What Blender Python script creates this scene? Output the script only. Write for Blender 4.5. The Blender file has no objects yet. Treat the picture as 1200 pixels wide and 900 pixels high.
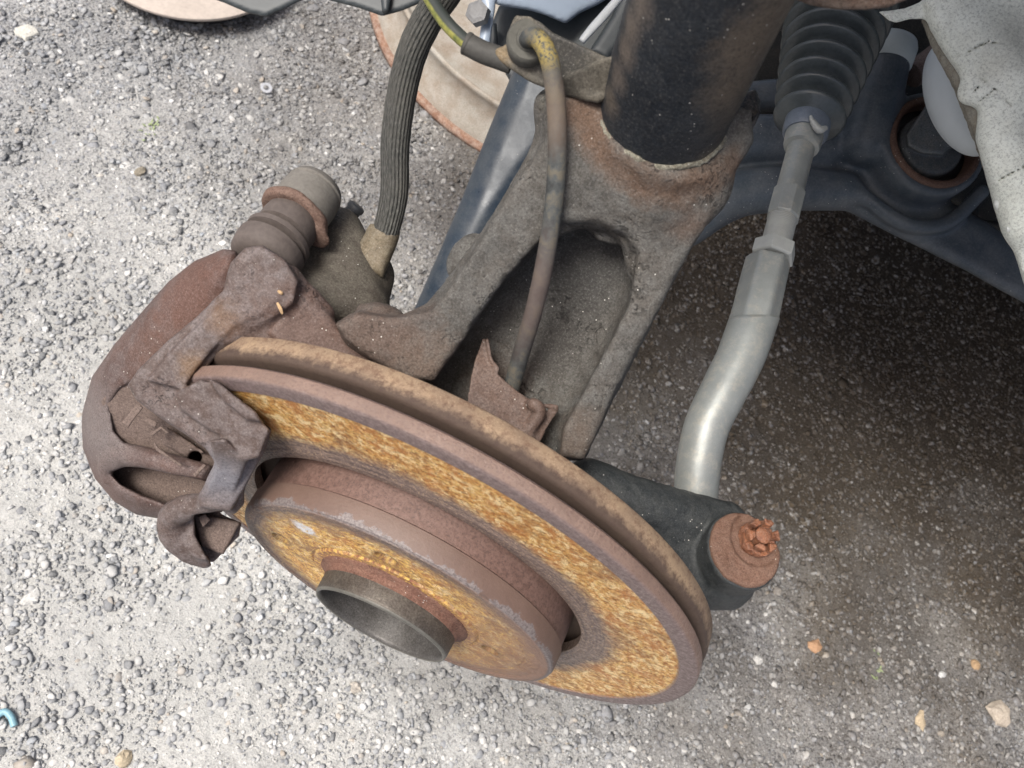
import bpy, math, random
import numpy as np
from mathutils import Matrix, Vector
random.seed(7)
rng = np.random.default_rng(7)
S = bpy.context.scene
COL = S.collection

# ------------------------------------------------------------------ camera
# rows: world X (along the car, rearwards), Y (inboard), Z (up) in camera coordinates (x right, y down, z forward)
R = np.array([[0.87976237, 0.47535052, 0.0077497],
              [0.41117946, -0.76897708, 0.48949536],
              [0.23864122, -0.42745308, -0.87197146]])
HUB = np.array([0.0, 0.0, 0.36])                       # centre of the disc face
CAM = HUB + np.array([-0.00247, -0.11361, 0.40444])
F = 1000.0                                             # focal length in photo pixels (1200 wide)
cd = bpy.data.cameras.new('camera'); cam = bpy.data.objects.new('camera', cd); COL.objects.link(cam)
m = Matrix.Identity(4)
for i in range(3):
    m[i][0] = R[i][0]; m[i][1] = -R[i][1]; m[i][2] = -R[i][2]; m[i][3] = CAM[i]
cam.matrix_world = m
cd.sensor_width = 36; cd.lens = 36 * F / 1200; cd.clip_start = 0.01; cd.clip_end = 400
cd.dof.use_dof = True; cd.dof.focus_distance = 0.43; cd.dof.aperture_fstop = 20
S.camera = cam

# ------------------------------------------------------------------ light
SUN_EL, SUN_AZ = 62, 228          # degrees; azimuth of the direction the light comes from, measured from +X
w = bpy.data.worlds.new('World'); S.world = w; w.use_nodes = True
nt = w.node_tree; bg = nt.nodes['Background']
sky = nt.nodes.new('ShaderNodeTexSky'); sky.sky_type = 'NISHITA'; sky.sun_disc = False
sky.sun_elevation = math.radians(SUN_EL); sky.sun_rotation = math.radians(90 - SUN_AZ)
sky.air_density = 0.8; sky.dust_density = 6.0; sky.ozone_density = 0.3
nt.links.new(sky.outputs[0], bg.inputs[0]); bg.inputs[1].default_value = 0.12
sl = bpy.data.lights.new('sun', 'SUN'); sl.energy = 2.6; sl.angle = math.radians(20); sl.color = (1, 0.985, 0.94)
so = bpy.data.objects.new('sun', sl); COL.objects.link(so)
e, a = math.radians(SUN_EL), math.radians(SUN_AZ)
so.rotation_euler = Vector((math.cos(e) * math.cos(a), math.cos(e) * math.sin(a), math.sin(e))).to_track_quat('Z', 'Y').to_euler()
S.view_settings.view_transform = 'Standard'; S.view_settings.look = 'None'; S.view_settings.gamma = 1
S.view_settings.exposure = 0.52

# ------------------------------------------------------------------ helpers
def C(px, py, d):
    "camera-frame point (mm) seen at photo pixel px,py at depth d mm"
    return np.array([(px - 600) / F * d, (py - 450) / F * d, d], float)
def to_world(P):
    return (np.asarray(P) / 1000.0) @ R.T + CAM
def W(px, py, d): return to_world(C(px, py, d))
def to_cam(P): return ((np.asarray(P) - CAM) @ R) * 1000.0
UPC, INC, XC = R[2], R[1], R[0]       # world up / inboard / car-length directions in the camera frame

def tag(o, label=None, cat=None, group=None, kind=None):
    if label: o['label'] = label
    if cat: o['category'] = cat
    if group: o['group'] = group
    if kind: o['kind'] = kind
    return o
def empty(name, loc, label, cat, group=None):
    o = bpy.data.objects.new(name, None); o.location = loc; o.empty_display_size = 0.02
    COL.objects.link(o); return tag(o, label, cat, group)
def link(name, me, mat, parent=None, smooth=True):
    o = bpy.data.objects.new(name, me); COL.objects.link(o)
    if mat is not None and not me.materials: me.materials.append(mat)
    if parent is not None:
        o.parent = parent
        o.matrix_parent_inverse = Matrix.Identity(4)
    if smooth: me.polygons.foreach_set('use_smooth', [True] * len(me.polygons))
    return o
def root_of(o):
    v = np.zeros(3)
    while o is not None:
        v += np.array(o.location); o = o.parent
    return v
def mesh(name, verts, faces, mat, parent=None, smooth=True, world=True):
    "verts in world metres; stored relative to the parent's location"
    verts = np.asarray(verts, float)
    if parent is not None and world: verts = verts - root_of(parent)
    me = bpy.data.meshes.new(name)
    if isinstance(faces, np.ndarray):
        n, k = faces.shape
        me.vertices.add(len(verts)); me.vertices.foreach_set('co', verts.astype(np.float32).ravel())
        me.loops.add(n * k); me.loops.foreach_set('vertex_index', faces.astype(np.int32).ravel())
        me.polygons.add(n); me.polygons.foreach_set('loop_start', np.arange(0, n * k, k, dtype=np.int32))
        me.polygons.foreach_set('loop_total', np.full(n, k, dtype=np.int32))
        me.update(calc_edges=True); me.validate()
    else:
        me.from_pydata([tuple(v) for v in verts], [], [tuple(f) for f in faces]); me.update()
    return link(name, me, mat, parent, smooth)
def centre(o):
    "move a parentless mesh object's origin to its bounding-box base"
    me = o.data; n = len(me.vertices); co = np.zeros(n * 3, np.float32); me.vertices.foreach_get('co', co); co = co.reshape(-1, 3)
    c = np.array([(co[:, 0].min() + co[:, 0].max()) / 2, (co[:, 1].min() + co[:, 1].max()) / 2, co[:, 2].min()])
    me.vertices.foreach_set('co', (co - c).astype(np.float32).ravel()); o.location = c; me.update(); return o

# value noise on a wrapped lattice
LAT = rng.random((32, 32, 32)).astype(np.float32) * 2 - 1
def vnoise(P, scale):
    q = P / scale; i = np.floor(q).astype(int); f = (q - i); f = f * f * (3 - 2 * f); i &= 31; j = (i + 1) & 31
    x0, y0, z0 = i[..., 0], i[..., 1], i[..., 2]; x1, y1, z1 = j[..., 0], j[..., 1], j[..., 2]
    fx, fy, fz = f[..., 0], f[..., 1], f[..., 2]
    a = LAT[x0, y0, z0] * (1 - fx) + LAT[x1, y0, z0] * fx; b = LAT[x0, y1, z0] * (1 - fx) + LAT[x1, y1, z0] * fx
    c = LAT[x0, y0, z1] * (1 - fx) + LAT[x1, y0, z1] * fx; d = LAT[x0, y1, z1] * (1 - fx) + LAT[x1, y1, z1] * fx
    return (a * (1 - fy) + b * fy) * (1 - fz) + (c * (1 - fy) + d * fy) * fz

class Cast:
    "a casting sculpted as a signed distance field (camera-frame mm) and meshed with surface nets"
    def __init__(s, lo, hi, h):
        s.lo = np.array(lo, float); s.h = h
        s.n = np.ceil((np.array(hi) - s.lo) / h).astype(int) + 1
        s.F = np.full(tuple(s.n), 50.0, np.float32)
    @classmethod
    def around(cls, pts, pad, h):
        P = np.array([C(*p) for p in pts]); return cls(P.min(0) - pad, P.max(0) + pad, h)
    def sub(s, lo, hi):
        a = np.clip(np.floor((np.array(lo) - s.lo) / s.h).astype(int), 0, s.n); b = np.clip(np.ceil((np.array(hi) - s.lo) / s.h).astype(int) + 1, 0, s.n)
        sl = tuple(slice(i, j) for i, j in zip(a, b))
        if min(b - a) <= 0: return None, None
        ax = [s.lo[k] + s.h * np.arange(a[k], b[k]) for k in range(3)]
        G = np.stack(np.meshgrid(*ax, indexing='ij'), -1); return sl, G
    def op(s, sl, d, k, mode):
        A = s.F[sl]
        if mode == '+':
            h = np.clip(0.5 + 0.5 * (A - d) / k, 0, 1); s.F[sl] = A * (1 - h) + d * h - k * h * (1 - h)
        else:
            h = np.clip(0.5 - 0.5 * (A + d) / k, 0, 1); s.F[sl] = A * (1 - h) + (-d) * h + k * h * (1 - h)
        return s
    def cone(s, a, b, ra, rb, k=2., mode='+'):
        a = np.array(a, float); b = np.array(b, float); pad = max(ra, rb) + k + 3 * s.h
        sl, G = s.sub(np.minimum(a, b) - pad, np.maximum(a, b) + pad)
        if sl is None: return s
        ab = b - a; t = np.clip(((G - a) @ ab) / max(ab @ ab, 1e-9), 0, 1)
        d = np.linalg.norm(G - a - t[..., None] * ab, axis=-1) - (ra + (rb - ra) * t)
        return s.op(sl, d, k, mode)
    def chain(s, pts, k=2., mode='+', seg=5):
        "swept rod through (px,py,depth,radius_mm), blended into the body once so the joints stay smooth"
        A = np.array([list(C(*p[:3])) + [p[3]] for p in pts]); A = spline(A, seg) if len(A) > 2 else A
        pad = A[:, 3].max() + k + 3 * s.h; sl, G = s.sub(A[:, :3].min(0) - pad, A[:, :3].max(0) + pad)
        if sl is None: return s
        d = np.full(G.shape[:3], 1e3)
        for p, q in zip(A[:-1], A[1:]):
            lo = np.minimum(p[:3], q[:3]) - pad; hi = np.maximum(p[:3], q[:3]) + pad
            i0 = np.clip(np.floor((lo - G[0, 0, 0]) / s.h).astype(int), 0, None); i1 = np.ceil((hi - G[0, 0, 0]) / s.h).astype(int) + 1
            if (i1 <= 0).any(): continue
            b = tuple(slice(x, max(x, y)) for x, y in zip(i0, i1)); g = G[b]
            if 0 in g.shape: continue
            ab = q[:3] - p[:3]; t = np.clip(((g - p[:3]) @ ab) / max(ab @ ab, 1e-9), 0, 1)
            d[b] = np.minimum(d[b], np.linalg.norm(g - p[:3] - t[..., None] * ab, axis=-1) - (p[3] + (q[3] - p[3]) * t))
        return s.op(sl, d, k, mode)
    def ell(s, c, r, axes=None, k=2., mode='+'):
        r = np.array(r, float); pad = max(r) + k + 3 * s.h; sl, G = s.sub(c - pad, c + pad)
        if sl is None: return s
        q = G - c
        if axes is not None: q = q @ np.array(axes).T
        l = np.linalg.norm(q / r, axis=-1); l2 = np.linalg.norm(q / r ** 2, axis=-1) + 1e-9
        return s.op(sl, l * (l - 1) / l2, k, mode)
    def cyl(s, a, b, r, rnd=1., k=2., mode='+'):
        a = np.array(a, float); b = np.array(b, float); pad = r + k + 3 * s.h
        sl, G = s.sub(np.minimum(a, b) - pad, np.maximum(a, b) + pad)
        if sl is None: return s
        L = np.linalg.norm(b - a); u = (b - a) / L; q = G - (a + b) / 2; h = q @ u
        rad = np.linalg.norm(q - h[..., None] * u, axis=-1)
        dx = rad - r + rnd; dy = np.abs(h) - L / 2 + rnd
        d = np.minimum(np.maximum(dx, dy), 0) + np.hypot(np.maximum(dx, 0), np.maximum(dy, 0)) - rnd
        return s.op(sl, d, k, mode)
    def prism(s, poly, d0, th, rnd=2., k=2., mode='+', gx=0., gy=0., c=None):
        """outline in photo pixels, front surface at depth d0 (tilting by gx,gy mm per pixel about pixel c), thickness th"""
        poly = np.array(poly, float); cx, cy = c if c else poly.mean(0)
        dd = [d0 + gx * (p[0] - cx) + gy * (p[1] - cy) for p in poly]
        P = np.array([C(p[0], p[1], d) for p, d in zip(poly, dd)] + [C(p[0], p[1], d + th) for p, d in zip(poly, dd)])
        pad = k + 3 * s.h + 1; sl, G = s.sub(P.min(0) - pad, P.max(0) + pad)
        if sl is None: return s
        z = G[..., 2]; X = F * G[..., 0] / z + 600; Y = F * G[..., 1] / z + 450
        n = len(poly); best = np.full(X.shape, 1e12); inside = np.zeros(X.shape, bool)
        for i in range(n):
            ax, ay = poly[i]; bx, by = poly[(i + 1) % n]; ex, ey = bx - ax, by - ay
            wx, wy = X - ax, Y - ay; t = np.clip((wx * ex + wy * ey) / (ex * ex + ey * ey + 1e-9), 0, 1)
            best = np.minimum(best, (wx - ex * t) ** 2 + (wy - ey * t) ** 2)
            if ay != by: inside ^= ((ay > Y) != (by > Y)) & (X < (bx - ax) * (Y - ay) / (by - ay) + ax)
        dp = np.sqrt(best) * np.where(inside, -1, 1) * z / F
        dm = d0 + gx * (X - cx) + gy * (Y - cy) + th / 2
        ds = (np.abs(z - dm) - th / 2) / math.sqrt(1 + (F / d0) ** 2 * 0 + (gx * F / d0) ** 2 + (gy * F / d0) ** 2)
        a = dp + rnd; b = ds + rnd
        d = np.minimum(np.maximum(a, b), 0) + np.hypot(np.maximum(a, 0), np.maximum(b, 0)) - rnd
        return s.op(sl, d, k, mode)
    def rough(s, amps):
        m_ = np.abs(s.F) < 4; I = np.argwhere(m_); P = s.lo + I * s.h
        v = np.zeros(len(I))
        for a_, sc in amps: v += a_ * vnoise(P + sc * 3.7, sc)
        s.F[m_] += v; return s
    def build(s, name, mat, parent=None):
        Fd = s.F; Fd[0] = Fd[-1] = 9; Fd[:, 0] = Fd[:, -1] = 9; Fd[:, :, 0] = Fd[:, :, -1] = 9
        sg = Fd < 0; nx, ny, nz = Fd.shape
        cs = [sg[i:nx - 1 + i, j:ny - 1 + j, k:nz - 1 + k] for i in (0, 1) for j in (0, 1) for k in (0, 1)]
        tot = sum(c.astype(np.int8) for c in cs); act = (tot > 0) & (tot < 8)
        I = np.argwhere(act); idx = np.full(act.shape, -1, np.int64); idx[act] = np.arange(len(I))
        acc = np.zeros((len(I), 3)); cnt = np.zeros(len(I))
        for ax in range(3):
            o = [k for k in range(3) if k != ax]
            for u in (0, 1):
                for v in (0, 1):
                    A = I.copy(); A[:, o[0]] += u; A[:, o[1]] += v; B = A.copy(); B[:, ax] += 1
                    fa = Fd[A[:, 0], A[:, 1], A[:, 2]]; fb = Fd[B[:, 0], B[:, 1], B[:, 2]]
                    mm = (fa < 0) != (fb < 0); t = np.where(mm, fa / np.where(mm, fa - fb, 1), 0)
                    p = A - I.astype(float); p = p.astype(float); p[:, ax] += t
                    acc[mm] += p[mm]; cnt[mm] += 1
        V = s.lo + (I + acc / cnt[:, None]) * s.h
        quads = []
        for ax in range(3):
            o = [k for k in range(3) if k != ax]
            sl0 = [slice(None)] * 3; sl1 = [slice(None)] * 3; sl0[ax] = slice(0, -1); sl1[ax] = slice(1, None)
            a_, b_ = sg[tuple(sl0)], sg[tuple(sl1)]; E = np.argwhere(a_ != b_); flip = a_[E[:, 0], E[:, 1], E[:, 2]]
            c = []
            for du, dv in ((0, 0), (-1, 0), (-1, -1), (0, -1)):
                q = E.copy(); q[:, o[0]] += du; q[:, o[1]] += dv; c.append(idx[q[:, 0], q[:, 1], q[:, 2]])
            c = np.stack(c, 1)
            if ax == 1: flip = ~flip
            c[flip] = c[flip][:, ::-1]; quads.append(c)
        Q = np.concatenate(quads)
        return mesh(name, to_world(V), Q[:, ::-1].copy(), mat, parent)

def frame(u):
    u = u / np.linalg.norm(u); a = np.array([0, 0, 1.]) if abs(u[2]) < .9 else np.array([1., 0, 0])
    v = np.cross(a, u); v /= np.linalg.norm(v); return u, v, np.cross(u, v)
def lathe(name, prof, org, axis, mat, parent=None, n=64, cap=True, seg=None, smooth=True):
    "prof: (along, radius) in metres revolved about axis from org (world); closed when seg given as None"
    u, v, w_ = frame(np.array(axis, float)); V = []; Fc = []
    for (t, r) in prof:
        for k in range(n):
            a_ = 2 * math.pi * k / n; V.append(np.array(org) + u * t + (v * math.cos(a_) + w_ * math.sin(a_)) * r)
    m_ = len(prof)
    for i in range(m_ - 1):
        for k in range(n):
            Fc.append((i * n + k, i * n + (k + 1) % n, (i + 1) * n + (k + 1) % n, (i + 1) * n + k))
    if cap:
        Fc.append(tuple(range(n))[::-1]); Fc.append(tuple((m_ - 1) * n + k for k in range(n)))
    return mesh(name, V, Fc, mat, parent, smooth)
def crease(o, ang=35):
    "keep hard edges hard"
    me = o.data
    me.set_sharp_from_angle(angle=math.radians(ang)); return o
def spline(pts, n=12):
    P = np.array(pts, float); P = np.vstack([2 * P[0] - P[1], P, 2 * P[-1] - P[-2]]); out = []
    for i in range(1, len(P) - 2):
        for t in np.linspace(0, 1, n, endpoint=False):
            a_, b_, c_, d_ = P[i - 1:i + 3]
            out.append(.5 * (2 * b_ + (c_ - a_) * t + (2 * a_ - 5 * b_ + 4 * c_ - d_) * t ** 2 + (-a_ + 3 * b_ - 3 * c_ + d_) * t ** 3))
    out.append(P[-2]); return np.array(out)
def tube(name, pts, mat, parent=None, n=20, samples=12, radf=None, world=False):
    "pts: (px,py,depth_mm,radius_mm); swept round tube with UVs (u round, v metres along)"
    if not world:
        A = np.array([list(W(p[0], p[1], p[2])) + [p[3] / 1000] for p in pts])
    else: A = np.array(pts, float)
    P = spline(A, samples); c = P[:, :3]; r = P[:, 3]
    T = np.gradient(c, axis=0); T /= np.linalg.norm(T, axis=1)[:, None]
    u, v, w_ = frame(T[0]); V = []; UV = []; L = 0
    for i in range(len(c)):
        v = v - T[i] * (v @ T[i]); v /= np.linalg.norm(v); w_ = np.cross(T[i], v)
        if i: L += np.linalg.norm(c[i] - c[i - 1])
        for k in range(n):
            a_ = 2 * math.pi * k / n
            rr = r[i] * (radf(a_, L) if radf else 1)
            V.append(c[i] + (v * math.cos(a_) + w_ * math.sin(a_)) * rr); UV.append((k / n, L))
    Fc = []; m_ = len(c)
    for i in range(m_ - 1):
        for k in range(n): Fc.append((i * n + k, i * n + (k + 1) % n, (i + 1) * n + (k + 1) % n, (i + 1) * n + k))
    Fc.append(tuple(range(n))[::-1]); Fc.append(tuple((m_ - 1) * n + k for k in range(n)))
    o = mesh(name, V, Fc, mat, parent)
    me = o.data; uv = me.uv_layers.new(name='UV')
    for p in me.polygons:
        ks = list(p.vertices)
        wrap = len(ks) == 4 and any(k % n == n - 1 for k in ks) and any(k % n == 0 for k in ks)
        for li, vi in zip(p.loop_indices, ks):
            uu, vv = UV[vi]
            if wrap and vi % n == 0: uu = 1.0
            uv.data[li].uv = (uu, vv)
    return crease(o, 50)
def box(name, lo, hi, mat, parent=None, bev=0.0):
    lo = np.array(lo, float); hi = np.array(hi, float); V = [];
    for z in (0, 1):
        for y in (0, 1):
            for x in (0, 1): V.append([(lo, hi)[x][0], (lo, hi)[y][1], (lo, hi)[z][2]])
    Fc = [(0, 2, 3, 1), (4, 5, 7, 6), (0, 1, 5, 4), (2, 6, 7, 3), (0, 4, 6, 2), (1, 3, 7, 5)]
    o = mesh(name, V, Fc, mat, parent, smooth=False)
    if bev:
        b = o.modifiers.new('bevel', 'BEVEL'); b.width = bev; b.segments = 2
    return o

# ------------------------------------------------------------------ materials
class M:
    def __init__(s, name, coord='Object'):
        s.m = bpy.data.materials.new(name); s.m.use_nodes = True; s.t = s.m.node_tree; s.b = s.t.nodes['Principled BSDF']
        tc = s.t.nodes.new('ShaderNodeTexCoord'); s.tc = tc
        g = s.t.nodes.new('ShaderNodeNewGeometry'); s.g = g
        s.co = g.outputs['Position'] if coord == 'World' else tc.outputs[coord]
    def n(s, t, **kw):
        x = s.t.nodes.new('ShaderNode' + t)
        for k, v in kw.items(): setattr(x, k, v)
        return x
    def put(s, sock, v):
        if hasattr(v, 'is_linked') or hasattr(v, 'links'): s.t.links.new(v, sock)
        elif isinstance(v, (tuple, list)): sock.default_value = tuple(v) + ((1,) if len(v) == 3 and len(sock.default_value) == 4 else ())
        else: sock.default_value = v
    def noise(s, scale, detail=4, rough=.6, co=None, dist=0.):
        x = s.n('TexNoise'); s.put(x.inputs['Vector'], co or s.co); x.inputs['Scale'].default_value = scale
        x.inputs['Detail'].default_value = detail; x.inputs['Roughness'].default_value = rough; x.inputs['Distortion'].default_value = dist
        return x.outputs['Fac']
    def vor(s, scale, feat='F1', out='Distance', co=None):
        x = s.n('TexVoronoi', feature=feat); s.put(x.inputs['Vector'], co or s.co); x.inputs['Scale'].default_value = scale; return x.outputs[out]
    def ramp(s, f, stops):
        x = s.n('ValToRGB'); s.put(x.inputs[0], f); r = x.color_ramp
        while len(r.elements) < len(stops): r.elements.new(.5)
        for e_, (p, c) in zip(r.elements, stops):
            e_.position = p; e_.color = (c, c, c, 1) if isinstance(c, (int, float)) else tuple(c) + (1,)
        return x.outputs[0]
    def mix(s, f, a_, b_, mode='MIX'):
        x = s.n('Mix', data_type='RGBA', blend_type=mode); s.put(x.inputs[0], f); s.put(x.inputs[6], a_); s.put(x.inputs[7], b_); return x.outputs[2]
    def math(s, op, a_, b_=0.):
        x = s.n('Math', operation=op); s.put(x.inputs[0], a_); s.put(x.inputs[1], b_); return x.outputs[0]
    def spot(s, pos, rad, soft=.3, nz=None):
        "1 inside a noisy-edged sphere at world pos"
        v = s.n('VectorMath', operation='DISTANCE'); s.put(v.inputs[0], s.g.outputs['Position']); v.inputs[1].default_value = tuple(pos)
        d = s.math('DIVIDE', v.outputs['Value'], rad)
        if nz is not None: d = s.math('ADD', d, s.math('MULTIPLY', s.math('SUBTRACT', nz, .5), 1.3))
        return s.ramp(s.math('MULTIPLY', d, .5), [(.5 * (1 - soft), 1.), (.5 * (1 + soft), 0.)])
    def bump(s, h, strength=.5, dist=.001, prev=None):
        x = s.n('Bump'); x.inputs['Strength'].default_value = strength; x.inputs['Distance'].default_value = dist
        s.put(x.inputs['Height'], h)
        if prev is not None: s.put(x.inputs['Normal'], prev)
        return x.outputs[0]
    def fin(s, color, rough=.7, metal=0., normal=None, spec=None, coat=None):
        s.put(s.b.inputs['Base Color'], color); s.put(s.b.inputs['Roughness'], rough); s.put(s.b.inputs['Metallic'], metal)
        if normal is not None: s.put(s.b.inputs['Normal'], normal)
        if spec is not None: s.put(s.b.inputs['Specular IOR Level'], spec)
        return s.m

def grimy(name, base, alt, dust, scale=90, rough=.65, bump=.5, pits=True, dustamt=.5, spots=(), metal=0., grain=1100, flecks=True, gr=1.):
    "dirty cast or painted metal: base and alt colours mottled, dust settled on it, small pits and pale flecks"
    k = M(name, 'World')
    n1 = k.noise(scale, 7, .68); n2 = k.noise(scale * 3.3, 6, .7); n3 = k.noise(grain, 5, .8)
    c = k.mix(k.ramp(n1, [(.40, 0.), (.60, 1.)]), base, alt)
    c = k.mix(k.math('MULTIPLY', k.ramp(n2, [(.42, 0.), (.62, 1.)]), dustamt), c, dust)
    for pos, rad, colr, amt in spots:
        c = k.mix(k.math('MULTIPLY', k.spot(pos, rad, .55, n2), amt), c, colr)
    c = k.mix(k.math('MULTIPLY', k.ramp(n3, [(.38, 1.), (.50, 0.)]), .6 * gr), c, tuple(x * .35 for x in base))
    c = k.mix(k.math('MULTIPLY', k.ramp(n3, [(.54, 0.), (.66, 1.)]), .38 * gr), c, tuple(min(1, x * 1.5 + .05) for x in dust))
    h = k.math('ADD', k.math('MULTIPLY', n3, .6), k.math('MULTIPLY', n2, .7))
    if pits:
        v = k.noise(scale * 9, 2, .5, dist=1.2); v = k.ramp(v, [(.36, 0.), (.46, 1.)]); mask = k.ramp(n1, [(.5, 0.), (.62, 1.)])
        pit = k.mix(mask, (1, 1, 1), v); h = k.math('ADD', h, k.math('MULTIPLY', pit, .6))
        c = k.mix(1., c, k.mix(.55, (1, 1, 1), pit), 'MULTIPLY')
    if flecks:
        fl = k.vor(330, 'F1', 'Distance'); fl = k.ramp(fl, [(.06, 1.), (.10, 0.)])
        fl = k.math('MULTIPLY', fl, k.ramp(k.noise(31, 3), [(.52, 0.), (.60, 1.)])); c = k.mix(fl, c, (.62, .60, .55))
    r = k.ramp(n2, [(.3, rough - .12), (.7, min(1, rough + .15))])
    return k.fin(c, r, metal, k.bump(h, bump, .0007), spec=.28)

# ------------------------------------------------------------------ ground
def mat_asphalt(name, far=False):
    k = M(name, 'World')
    n1 = k.noise(9, 5, .6); n2 = k.noise(160, 4, .65); n3 = k.noise(700, 3, .7)
    c = k.ramp(n1, [(.3, (.22, .226, .24)), (.5, (.29, .292, .295)), (.7, (.42, .415, .40))])
    c = k.mix(k.ramp(n2, [(.35, 0.), (.65, .5)]), c, (.60, .59, .56))
    c = k.mix(k.ramp(n3, [(.35, .9), (.52, 0.)]), c, (.09, .09, .095))
    c = k.mix(k.ramp(k.noise(330, 3, .6), [(.38, .85), (.47, 0.)]), c, (.07, .07, .075))
    # brown grime plus the car's shade, painted into the ground colour
    big = k.noise(6.5, 5, .65); c = k.mix(k.ramp(big, [(.40, .45), (.56, 0.)]), c, (.14, .145, .155)); c = k.mix(k.ramp(big, [(.55, 0.), (.68, .4)]), c, (.60, .59, .56)); pale = k.spot((-.25, -.10, 0), .42, .6, big); c = k.mix(k.math('MULTIPLY', pale, .5), c, (.58, .575, .54))
    shade_and_dirt = k.spot((.34, .78, 0), .62, .42, k.noise(7, 6, .65))
    c = k.mix(k.math('MULTIPLY', shade_and_dirt, .85), c, (.070, .050, .028))
    deep_shade = k.spot((.42, .84, 0), .48, .55, k.noise(9, 5, .6)); c = k.mix(k.math('MULTIPLY', deep_shade, .7), c, (.022, .016, .011))  # darker core of the car's shade, painted in as near-black
    if far:
        v = k.vor(190); c = k.mix(k.ramp(v, [(.2, 0.), (.5, .7)]), c, (.12, .12, .125))
    h = k.math('ADD', k.math('MULTIPLY', n2, 1.), k.math('MULTIPLY', n3, .5))
    return k.fin(c, .9, 0, k.bump(h, .9, .0022), spec=.3)
def mat_stone(name):
    k = M(name, 'World'); at = k.n('Attribute', attribute_name='tone'); t = at.outputs['Fac']
    c = k.ramp(t, [(0., (.045, .05, .058)), (.12, (.11, .117, .13)), (.3, (.215, .225, .245)), (.5, (.33, .34, .35)), (.7, (.46, .46, .45)), (.88, (.64, .63, .60)), (.92, (.38, .32, .25)), (.95, (.25, .28, .32)), (1., (.86, .85, .82))])
    c = k.mix(k.ramp(k.noise(420, 4, .7), [(.4, .0), (.7, .5)]), c, (.46, .455, .445))
    big = k.noise(6.5, 5, .65); c = k.mix(k.ramp(big, [(.40, .35), (.56, 0.)]), c, (.14, .145, .155)); c = k.mix(k.ramp(big, [(.55, 0.), (.68, .15)]), c, (.60, .59, .56)); pale = k.spot((-.25, -.10, 0), .42, .6, big); c = k.mix(k.math('MULTIPLY', pale, .12), c, (.58, .575, .54))
    shade_and_dirt = k.spot((.34, .78, 0), .62, .42, k.noise(7, 6, .65))  # grime and the car's shade painted over the stones too
    c = k.mix(k.math('MULTIPLY', shade_and_dirt, k.ramp(k.noise(240, 3, .7), [(.44, .88), (.66, .3)])), c, (.105, .075, .042))
    deep_shade = k.spot((.42, .84, 0), .48, .55, k.noise(9, 5, .6)); c = k.mix(k.math('MULTIPLY', deep_shade, k.ramp(k.noise(240, 3, .7), [(.45, .75), (.64, .1)])), c, (.040, .029, .018))  # painted core of the shade, leaving some stones pale
    return k.fin(c, .75, 0, k.bump(k.noise(900, 3), .5, .0006), spec=.3)
def ground_h(x, y):
    P = np.stack([x, y, np.zeros_like(x)], -1) * 1000
    return (vnoise(P + 50, 90) * 3.0 + vnoise(P + 9, 22) * 1.3 + vnoise(P, 8) * 1.2 + vnoise(P, 3.4) * .9) / 1000
def in_view(x, y, pad=0.):
    P = to_cam(np.stack([x, y, np.zeros_like(x)], -1)); px = F * P[..., 0] / P[..., 2] + 600; py = F * P[..., 1] / P[..., 2] + 450
    return (px > -160 - pad) & (px < 1360 + pad) & (py > -60 - pad) & (py < 1060 + pad) & (y < 1.25)
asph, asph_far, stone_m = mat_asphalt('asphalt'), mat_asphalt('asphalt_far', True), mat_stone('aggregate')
V = [(-60, -60, -.012), (60, -60, -.012), (60, 60, -.012), (-60, 60, -.012)]
g0 = mesh('ground', V, [(0, 1, 2, 3)], asph_far); g0['kind'] = 'structure'
gx = np.arange(-1.1, 1.1, .004); gy = np.arange(-.55, 1.5, .004); X, Y = np.meshgrid(gx, gy, indexing='ij')
edge = np.minimum.reduce([X - gx[0], gx[-1] - X, Y - gy[0], gy[-1] - Y]); Z = ground_h(X, Y) * np.clip(edge * 10, 0, 1) - .02 * (edge < .003)
I = np.arange(X.size).reshape(X.shape); Q = np.stack([I[:-1, :-1], I[1:, :-1], I[1:, 1:], I[:-1, 1:]], -1).reshape(-1, 4)
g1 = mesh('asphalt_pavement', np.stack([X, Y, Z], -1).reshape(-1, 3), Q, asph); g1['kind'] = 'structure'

t_ = (1 + 5 ** .5) / 2
ICO = np.array([(-1, t_, 0), (1, t_, 0), (-1, -t_, 0), (1, -t_, 0), (0, -1, t_), (0, 1, t_), (0, -1, -t_), (0, 1, -t_), (t_, 0, -1), (t_, 0, 1), (-t_, 0, -1), (-t_, 0, 1)]); ICO /= np.linalg.norm(ICO[0])
ICF = np.array([(0, 11, 5), (0, 5, 1), (0, 1, 7), (0, 7, 10), (0, 10, 11), (1, 5, 9), (5, 11, 4), (11, 10, 2), (10, 7, 6), (7, 1, 8), (3, 9, 4), (3, 4, 2), (3, 2, 6), (3, 6, 8), (3, 8, 9), (4, 9, 5), (2, 4, 11), (6, 2, 10), (8, 6, 7), (9, 8, 1)])
OCT = np.array([(1, 0, 0), (-1, 0, 0), (0, 1, 0), (0, -1, 0), (0, 0, 1), (0, 0, -1)], float)
OCF = np.array([(0, 2, 4), (2, 1, 4), (1, 3, 4), (3, 0, 4), (2, 0, 5), (1, 2, 5), (3, 1, 5), (0, 3, 5)])
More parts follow.
